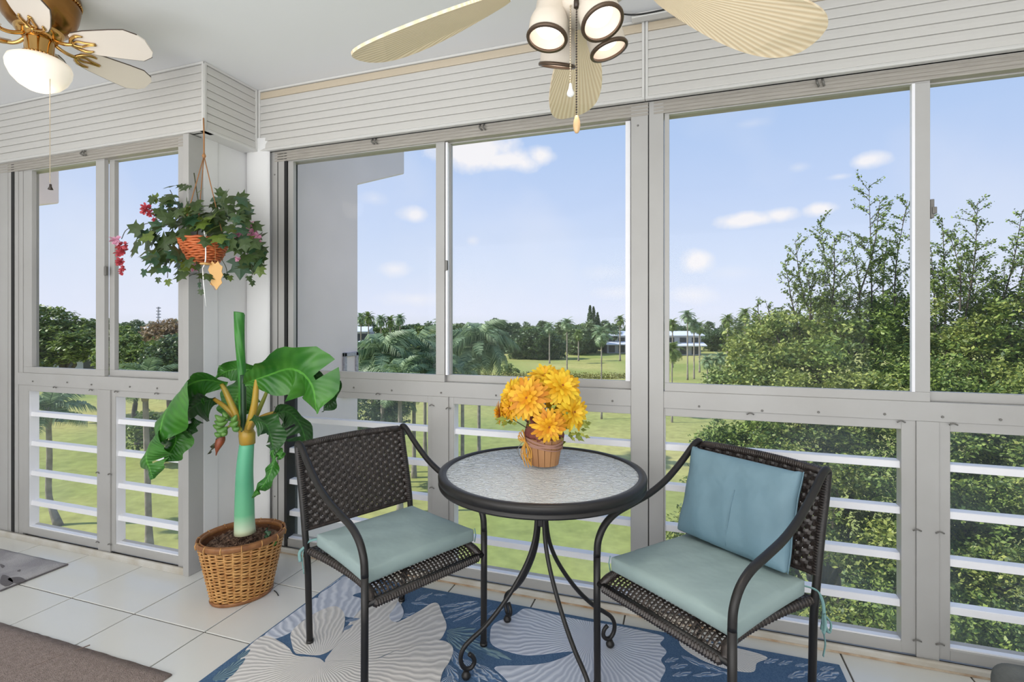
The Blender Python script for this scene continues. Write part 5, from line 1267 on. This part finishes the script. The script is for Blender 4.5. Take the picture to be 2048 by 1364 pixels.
def palm(name,label,group,base,top,r,kind,nf,scale=1.,curve=(0,0,0),lift=(-.5,1.1),seed=0,trunk='trunk'):
    rs=random.Random(seed); t=thing(name,label,'palm tree',base,0,group); base=Vector(base); top=Vector(top)
    mid=base.lerp(top,.25)+Vector(curve); P=crom([base-Vector((0,0,.1)),mid,base.lerp(top,.6)+Vector(curve)*.4,top],4); k=len(P)
    MB().tube(P,[r*(1.5-.6*min(1,i/3)) if i<3 else lerp(r,r*.75,i/(k-1)) for i in range(k)],8).tube([top-Vector((0,0,r*5)),top-Vector((0,0,r*2)),top+Vector((0,0,r*1.5))],[r*.9,r*1.35,r*.5],8).build('trunk',trunk,t,smooth=True)
    for i in range(nf):
        me=rs.choice(FR[kind]); o=bpy.data.objects.new('frond',me); C.objects.link(o); o.parent=t; o.rotation_mode='XYZ'
        a=2.399*i+rs.uniform(-.2,.2); el=lerp(lift[1],lift[0],(i/(nf-1))**.8); s=scale*rs.uniform(.85,1.1)
        o.matrix_parent_inverse=wmat(t).inverted()
        o.location=top; o.rotation_euler=(rs.uniform(-.25,.25),-el,a); o.scale=(s,s,s)
    return t
def at(px,d,py=None,z=None):
    if py is not None: return D(px,py,d)
    p=D(px,CY,d); p.z=GZ if z is None else z; return p
# near left palms on the lawn
palm('queen_palm','queen palm with a bowed trunk seen through the far left lower window','lawn palms by the building',at(118,25.2),at(96,25.,822),.15,'q',20,.85,curve=(-.55,0,0),seed=1)
palm('queen_palm','straight grey trunked palm seen behind the banana leaves in the left window','lawn palms by the building',at(299,22.),at(290,22.,770),.14,'q',18,.75,seed=2)
broadtree('lawn_shrub_tree','small bushy lawn tree behind the drooping banana leaves',None,at(300,36),[(at(275,36,872),(1.3,1.3,1.2)),(at(330,36,880),(1.4,1.4,1.3)),(at(300,36,850),(1.2,1.2,1.))],.12,160,18,.4,.13,'lf_mid')
# weeping palms beside the fin
W_=[(765,30,712,'w',24,.95),(828,33,700,'w',24,1.),(800,27,760,'q',18,.85),(868,31,735,'q',18,.9),(745,34,745,'q',16,.9),(958,36,688,'w',26,1.05),(925,33,750,'q',16,.75),(850,38,688,'y',16,.9),(785,32,800,'q',14,.8)]
lab=['weeping palm nearest the wall fin with hanging grey green fronds','large weeping palm in the middle of the left palm clump','low palm in front of the left palm clump','low palm left of the window stile','shaggy palm at the foot of the wall fin','weeping palm standing alone right of the window stile','low feathery palm right of the window stile','yellow green palm top behind the palm clump','dark low palm seen under the middle rail beside the fin']
for k,(px,d,py,kd,nf,sc) in enumerate(W_): palm('weeping_palm',lab[k],'palm clump beyond the middle window',at(px,d),at(px,d,py),.14,kd,nf,sc,lift=(-.9,1.0),seed=10+k)
broadtree('dark_shrub','dark rounded shrub under the middle rail beside the wall fin',None,at(755,31),[(at(735,31,832),(1.7,1.5,1.5)),(at(772,31,838),(1.5,1.4,1.3))],.1,220,18,.4,.12,'lf_dark')
# slender palms of the golf course: px, ground y, crown y, crown radius, kind
pl=[(1099,727,655,'c','slender palm right in front of the big round dark tree'),(1134,750,648,'c','tall slender palm just right of the round dark tree'),(1157,722,668,'cm','short palm behind the two slender ones'),(1203,838,668,'c','tall palm with its trunk running below the middle rail'),
    (1240,722,640,'cm','palm at the left edge of the centre post'),(1344,845,700,'cm','palm with a dark trunk at the left edge of the right window'),(1375,760,632,'c','tallest palm of the cluster in front of the white roofed house'),(1388,758,650,'c','leaning palm of the cluster by the white roofed house'),
    (1345,735,648,'cm','palm at the left end of the white roof'),(1399,745,655,'cm','thin palm at the right end of the white roof'),(1415,768,722,'c','short palm with brown skirt left of the big tree'),(1440,768,715,'c','short palm partly behind the big tree'),
    (1490,745,628,'cm','palm crown rising above the big tree on its left'),(1455,750,640,'cm','palm crown just above the left shoulder of the big tree'),
    (722,738,636,'c','slender palm right beside the wall fin'),(737,742,634,'cm','second slender palm from the wall fin'),(762,735,640,'c','third slender palm from the wall fin'),(780,735,642,'cm','fourth slender palm from the wall fin'),(800,730,638,'c','fifth palm from the wall fin'),(880,728,645,'cm','palm behind the left window stile')]
for k,(px,gy,cy_,kd,lb) in enumerate(pl):
    d=10*FPX/(gy-CY); palm('fan_palm',lb+' on the lawn','slender palms on the golf course',at(px,d),at(px,d,cy_),0.0013*d+.015,kd,26,1.05*(d/100)**.35*1.25,lift=(-1.15,1.25),seed=40+k)
# big round dark tree and far trees
d=142
broadtree('round_tree','big round dark green tree on the lawn in the middle of the view',None,at(1072,d),[(at(1045,d,694),(4.6,4.5,4)),(at(1078,d,690),(6,6,4.8)),(at(1105,d,696),(4.2,4.5,4)),(at(1068,d,676),(4.6,4.6,3.)),(at(1030,d,700),(2.6,3,2.5)),(at(1070,d,706),(6.5,5,2))],.5,900,16,1.0,.36,'lf_dark')
broadtree('lawn_bush','small grey green bush beside the ditch on the lawn',None,at(1018,95),[(at(1012,95,742),(1.3,1.3,1.1)),(at(1024,95,744),(1.3,1.3,.9)),(at(1018,95,736),(.9,.9,.8))],.06,140,16,.3,.13,'lf_mid',cat='shrub')
# ditch hedge
P=[];
for px in np.linspace(930,1262,420):
    dd=94+2*math.sin(px*.03); p=at(px,dd); P.append((p.x,p.y,p.z+.35+.2*math.sin(px*.21)))
P=np.array(P); P=np.repeat(P,10,0)+R2.normal(size=(len(P)*10,3))*[.8,.8,.28]; P[:,2]=np.maximum(P[:,2],GZ+.03); V,F=leafquads(P,.15); o=qmesh('ditch_growth',V,F,'hedge'); tag(o,'strip of low yellow green growth along the ditch across the lawn','hedge',kind='stuff')
# far treeline: a few kinds of crown, each tree copied as its own thing
protos=[]
def farproto(k,m):
    rs=random.Random(k); n=rs.randint(4,6); bl=[]
    for i in range(n): bl.append(((rs.uniform(-3.4,3.4),rs.uniform(-2.5,2.5),rs.uniform(4.6,9.2)),(rs.uniform(2.4,3.8),)*2+(rs.uniform(1.8,2.9),)))
    bl.append(((0,0,3.),(4.6,4.,3.)))
    t=broadtree('far_tree','dense green tree of the far treeline beyond the lawn','trees of the far treeline',(0,0,0),bl,.35,460,11,1.0,.46,m,nbr=6); return t
for k,m in enumerate(['lf_far','lf_dark','lf_far','lf_mid','lf_far']): protos.append(farproto(70+k,m))
spots=[]; rs=random.Random(12)
def row(p0,p1,d0,d1,n,s0,s1):
    for i in range(n):
        q=(i+rs.uniform(-.25,.25))/max(1,n-1); spots.append((lerp(p0,p1,q),lerp(d0,d1,rs.random()),rs.uniform(s0,s1)))
row(700,1290,215,240,24,.86,1.02); row(690,1290,190,205,20,.72,.9); row(1280,1620,210,240,14,.9,1.1); row(1290,1450,180,195,6,.75,.95)
row(690,900,160,175,9,.72,.95); row(205,380,330,380,14,.95,1.15); row(-60,230,220,260,12,.8,1.1); row(980,1060,180,186,4,.8,.9); row(1130,1250,172,180,5,.8,1.); row(1500,2200,150,260,18,.8,1.1)
row(385,700,215,260,14,.8,1.05)
spots+=[(985,170,1.05),(993,175,1.1),(1165,165,.98),(1180,170,.98),(1150,160,.9),(972,168,.85),(912,150,.9),(905,140,.86),(925,155,.85),(890,150,.95)]
used=set()
for k,(px,d,s) in enumerate(spots):
    i=rs.randrange(5); r=protos[i]
    if i in used: r=copy_tree(r)
    used.add(i); r.location=at(px,d); r.rotation_euler=(0,0,rs.uniform(0,6.28)); s*=rs.uniform(.82,1.08); r.scale=(s*rs.uniform(.95,1.2),s*rs.uniform(.95,1.2),s)
    zone=('skyline of the left window' if px<560 else 'skyline between wall fin and window stile' if px<890 else 'treeline in the middle pane behind the lawn' if px<1262 else 'treeline behind the right window')
    r['label']='dense green crown on the '+zone; r['group']='trees on the '+zone
for i in range(5):
    if i not in used: protos[i].location=at(1000,230)
# Norfolk pines
def pine(px,d,ytop,label):
    base=at(px,d); top=D(px,ytop,d); h=top.z-base.z; t=thing('norfolk_pine',label,'tree',base,0,'norfolk pines'); MB().tube([base,top],[.3,.05],6).build('trunk','bark',t)
    P=[]
    for k in range(26):
        q=k/25; z=base.z+h*(.25+.75*q); r=(1-q)*2.6+.25
        for j in range(70): a=R2.rand()*6.28; rr_=r*R2.rand()**.5; P.append((base.x+rr_*math.cos(a),base.y+rr_*math.sin(a),z-.1*rr_+R2.normal()*.12))
    V,F=leafquads(np.array(P),.3); qmesh('foliage',V,F,'lf_dark',t,kind='stuff')
pine(1180,200,612,'tallest pointed norfolk pine on the skyline'); pine(1187,202,614,'second pointed norfolk pine, just right of the tallest'); pine(1195,204,626,'shortest pointed norfolk pine of the three')
# houses
def house(name,label,px0,px1,d,ye,yr,y0,roof='rooflt',depth=9,lower=True):
    a=at(px0,d); b_=at(px1,d); ze=EYE-(ye-CY)/FPX*d; zr=EYE-(yr-CY)/FPX*d; zb_=GZ
    t=thing(name,label,'house',a.lerp(b_,.5)); T=(b_-a).normalized(); Nn=Vector((-T.y,T.x,0))
    if Nn.dot(a-Vector((0,0,a.z)))<0: Nn=-Nn
    def box(n_,s0,s1,d0,d1,z0,z1,m,par=t,slope=0):
        V=[]
        for z in (z0,z1):
            for dd in (d0,d1):
                for s in (s0,s1): p=a+T*s+Nn*dd; V.append((p.x,p.y,z+(slope if (z==z1 and dd==d1) else 0)))
        return MB().add(V,[(0,2,3,1),(4,5,7,6),(0,1,5,4),(2,6,7,3),(0,4,6,2),(1,3,7,5)]).build(n_,m,par)
    W2=(b_-a).length
    box('wall',0,W2,0,depth,zb_,ze,'housew'); box('roof',-.8,W2+.8,-1.2,depth/2,ze,ze+.25,roof,slope=zr-ze); 
    n_=max(2,int(W2/3.2))
    for k in range(n_):
        s=W2*(k+.5)/n_; box('window',s-1.0,s+1.0,-.06,.1,ze-2.6,ze-.5,'housed')
        if lower and ze-GZ>5: box('window',s-1.0,s+1.0,-.06,.1,GZ+.3,GZ+2.6,'housed')
    if lower and ze-GZ>5: box('porch_roof',-.8,W2+.8,-3.,.2,GZ+2.9,GZ+3.15,roof,slope=.9)
    return t
house('golf_house','white roofed two storey house seen just left of the centre post',1214,1292,168,672,664,0)
house('golf_house','long low white roofed house behind the palms in the right window',1330,1402,158,672,664,0)
house('far_house','small white house glimpsed beside the wall fin',712,732,150,664,655,0)
house('far_house','low white house at the bottom of the palm clump by the fin',716,742,128,690,684,0,lower=False)
house('far_building','long grey roofed building in the left window right half',262,312,250,664,655,0,lower=False)
house('far_building','pale roofed building left of the radio mast',222,270,215,672,660,0,lower=False)
# radio mast
t=thing('radio_mast','thin lattice radio mast on the horizon in the left window','mast',at(317,360)); a=at(317,360); top=D(317,614,360); b=MB()
for k in range(3):
    o_=Vector((.5*math.cos(2.09*k),.5*math.sin(2.09*k),0)); b.tube([a+o_,top+o_*.6],.16,4)
for k in range(16): z=lerp(a.z,top.z,k/15); b.box(a.x-.5,a.x+.5,a.y-.5,a.y+.5,z,z+.12)
for k in range(4): z=top.z-2.2*k-1.; b.box(a.x-1.,a.x+1.,a.y-1.,a.y+1.,z,z+.6)
b.build('lattice','mast',t)
# left window trees
broadtree('spreading_tree','big spreading tree with layered green branches in the far left window',None,at(120,52),[(at(88,52,638),(2.6,2.6,1.3)),(at(140,52,668),(3.2,2.6,1.7)),(at(112,54,690),(3.6,3,2.)),(at(165,50,690),(2.2,2.2,1.6)),(at(60,52,690),(2.6,2.6,2.2)),(at(185,54,668),(2.6,2.4,1.6)),(at(80,50,712),(2.2,2,1.4)),(at(30,52,660),(3,3,2))],.4,1500,16,.6,.2,'lf_mid',up=.8)
broadtree('reddish_tree','reddish brown flowering tree right of the radio mast in the left window',None,at(340,60),[(at(335,60,668),(2.8,2.6,1.5)),(at(362,60,662),(3,2.6,1.6)),(at(318,60,680),(2.,2,1.4)),(at(350,58,690),(3,2.4,1.6))],.3,900,14,.55,.17,'lf_brown')
broadtree('green_tree','bright green leafy tree low in the right half of the left window',None,at(275,42),[(at(262,42,698),(1.5,1.6,1.1)),(at(300,42,706),(1.8,1.6,1.1)),(at(235,44,680),(1.6,1.4,1.2)),(at(280,42,725),(2.4,2,1.3)),(at(232,42,720),(1.6,1.5,1.4))],.25,900,16,.42,.15,'lf_near')
broadtree('grey_green_tree','grey green tree at the right edge of the left window',None,at(345,40),[(at(335,40,715),(1.6,1.5,1.4)),(at(362,40,700),(1.5,1.5,1.5)),(at(320,41,738),(2,1.6,1.2))],.2,600,16,.4,.14,'lf_dark')
broadtree('round_shrub','rounded dark shrub between the far roofs in the left window',None,at(273,120),[(at(268,120,668),(2,2,1.8)),(at(277,120,672),(2,2,2))],.2,150,12,.6,.3,'lf_dark',cat='shrub')
house('low_house','white walled low house behind the spreading tree',60,205,75,712,700,0,lower=False,depth=8)
# ---- the big near trees filling the right window: dense lower crown, thin twiggy tops
def sprig(V,F,m,base,dirv,length,nleaf,size,b,spread=.09,r0=.012):
    base=np.array(base); dirv=np.array(dirv)/np.linalg.norm(dirv); q=np.linspace(.12,1,nleaf)
    bend=unit(1)[0]*length*.12
    P=base+np.outer(q*length,dirv)+np.outer(q*q,bend)+unit(nleaf)*spread*R2.rand(nleaf)[:,None]
    b.tube([Vector(base),Vector(base+dirv*length*.5+bend*.25),Vector(base+dirv*length+bend)],[r0,r0*.7,r0*.25],3,cap=False)
    v,f=leafquads(P,size,.2); F.append(f+sum(len(x) for x in V)); V.append(v)
def neartree(label,base,dense,tops,m,nclump,size=.065,nper=22,tr=.2,seed=0,cr=.34,mt='lf_near'):
    random.seed(seed); t=thing('broadleaf_tree',label,'tree',base,0,'big trees close to the right window'); b=MB(); base=Vector(base)
    cen=sum((Vector(c) for c,r in dense),Vector())/len(dense); fork=base.lerp(cen,.5); branchtube(b,base-Vector((0,0,.2)),fork,tr,tr*.75,8,.06)
    for c,r in dense:
        branchtube(b,fork,c,tr*.5,tr*.14,6,.12)
        for j in range(5):
            d=unit(1)[0]; branchtube(b,Vector(c).lerp(fork,.25),Vector(c)+Vector((d[0]*r[0],d[1]*r[1],d[2]*r[2]))*.85,tr*.16,tr*.03,4)
    other='lf_near2' if m=='lf_near' else 'lf_near'
    for bb,mm,fr in ((dense[::2],m,.5),(dense[1::2],other,.35),(dense[1::3],'lf_mid',.15)):
        V,F=clumpy(bb,int(nclump*fr),nper,cr,size,.4,.35,gap=3.6); qmesh('foliage',V,F,mm,t,kind='stuff')
    V=[];F=[]
    for (x0,y0),(x1,y1),d,nsp,ln in tops:       # leaders: from pixel to pixel at depth d
        p=D(x0,y0,d); q=D(x1,y1,d+random.uniform(-.5,.5)); mid=p.lerp(q,.5)+Vector((random.uniform(-.15,.15),0,0))
        P=crom([p,mid,q],8); k=len(P); b.tube(P,[lerp(.028,.005,i/(k-1)) for i in range(k)],5,cap=False)
        main=(q-p).normalized()
        for j in range(nsp):
            f=(j+.5)/nsp; i=min(int(f*(k-1)),k-2); s_=P[i].lerp(P[i+1],f*(k-1)-i); l_=ln*(1.1-.65*f)*random.uniform(.6,1.2)
            dv=(main*random.uniform(.3,1.)+CV(random.choice((-1,1))*random.uniform(.4,1.2),random.uniform(-.1,.5),random.uniform(-.8,.8))).normalized()
            sprig(V,F,None,s_,dv,l_,int(10+l_*26),size*.62,b)
            for g in range(3 if f<.6 else 1):      # side twigs
                e=s_+dv*l_*random.uniform(.3,.9); dv2=(dv+CV(random.uniform(-1,1),random.uniform(-.4,.8),random.uniform(-1,1))).normalized(); sprig(V,F,None,e,dv2,l_*random.uniform(.3,.6),int(6+l_*14),size*.62,b,r0=.006)
    if V: qmesh('twig_leaves',np.concatenate(V),np.concatenate(F),mt,t,kind='stuff')
    b.build('branches','bark',t,smooth=True); return t
def bl(px,py,d,rx,rz,ry=None): return (D(px,py,d),(rx,ry or rx,rz))
neartree('tall feathery tree left of the right window stile, thin twigs against the sky',at(1700,16),
   [bl(1690,640,15.5,1.9,1.0),bl(1600,690,15,1.7,1.1),bl(1760,700,15,1.7,1.3),bl(1540,730,14.5,1.4,1.),bl(1650,745,14,1.8,1.1),bl(1500,700,16,.9,.8),bl(1790,640,16,1.1,1.),bl(1560,660,16.5,1.,.7)],
   [((1745,700),(1738,368),15,34,.95),((1690,680),(1640,440),15,28,.9),((1720,660),(1700,470),15.5,20,.8),((1640,680),(1590,480),15.2,26,.85),((1790,680),(1815,400),15,30,.8),((1770,660),(1775,480),15.5,18,.7),((1600,670),(1570,520),15.5,18,.6),((1660,640),(1668,470),14.8,20,.7),((1560,690),(1530,600),15,9,.4),((1535,680),(1515,600),15.3,8,.35),((1830,640),(1840,430),15.4,18,.6),((1620,640),(1612,540),15,14,.6),((1715,600),(1760,400),15.2,16,.6)],
   'lf_near',1900,.06,22,.2,1,.27)
neartree('feathery tree right of the right window stile reaching the frame edge',at(1980,15),
   [bl(1920,640,14.5,1.6,1.1),bl(2040,650,14,1.9,1.3),bl(1890,720,14,1.3,1.2),bl(1990,740,13.5,1.8,1.2),bl(2120,700,14,2,1.6)],
   [((1930,640),(1955,405),14,32,.8),((1890,650),(1885,440),14.3,26,.7),((1990,650),(2045,420),14,26,.7),((1960,640),(1925,480),14.6,18,.7),((2030,640),(2080,430),14,20,.8),((1920,620),(1900,470),13.8,16,.7),((2010,620),(1990,560),14,14,.6),((1870,660),(1862,500),14.6,18,.6)],
   'lf_near2',1300,.06,22,.2,2,.27)
neartree('dense leafy tree filling the lower panes of the right window',at(1690,12.5),
   [bl(1560,800,13,1.6,.9),bl(1480,770,14,.9,.8),bl(1700,810,12.5,1.6,1.),bl(1500,880,12.5,1.1,.8),bl(1620,920,12,1.5,.8),bl(1760,930,11.5,1.3,.9),bl(1450,1000,12,1.,.7),bl(1560,1020,11.5,1.2,.7),bl(1700,1060,11,1.2,.7),bl(1440,900,13,.7,.7),bl(1640,1250,10.5,1.4,.45),bl(1760,1180,10.5,1.,.7),bl(1400,1060,12.5,.9,.5),bl(1520,1150,11.5,.9,.4)],
   [],'lf_near2',3700,.05,28,.17,3,.27)
neartree('dense leafy tree behind the rail slats at the right frame edge',at(1960,11.5),
   [bl(1880,800,12.5,1.3,1.1),bl(2000,820,12,1.6,1.2),bl(1940,930,11.5,1.4,1.),bl(2060,980,11,1.5,1.2),bl(1930,1060,11,1.2,.9),bl(2010,1150,10.5,1.3,.9),bl(1930,1230,10.2,1.1,.7),bl(2050,1290,10,1.2,.8),bl(1860,960,12,.9,.9),bl(1850,1100,11.5,.9,.8)],
   [],'lf_near',3500,.05,28,.17,4,.27)
# lawn undergrowth below the near trees
P=[]
for k in range(5200):
    px=R2.uniform(1380,2200); d=R2.uniform(12,20); p=at(px,d); P.append((p.x,p.y,GZ+abs(R2.normal())*.7))
V,F=leafquads(np.array(P),.10); o=qmesh('undergrowth',V,F,'lf_dark'); tag(o,'low tangled undergrowth beneath the big trees on the right','shrubs',kind='stuff')
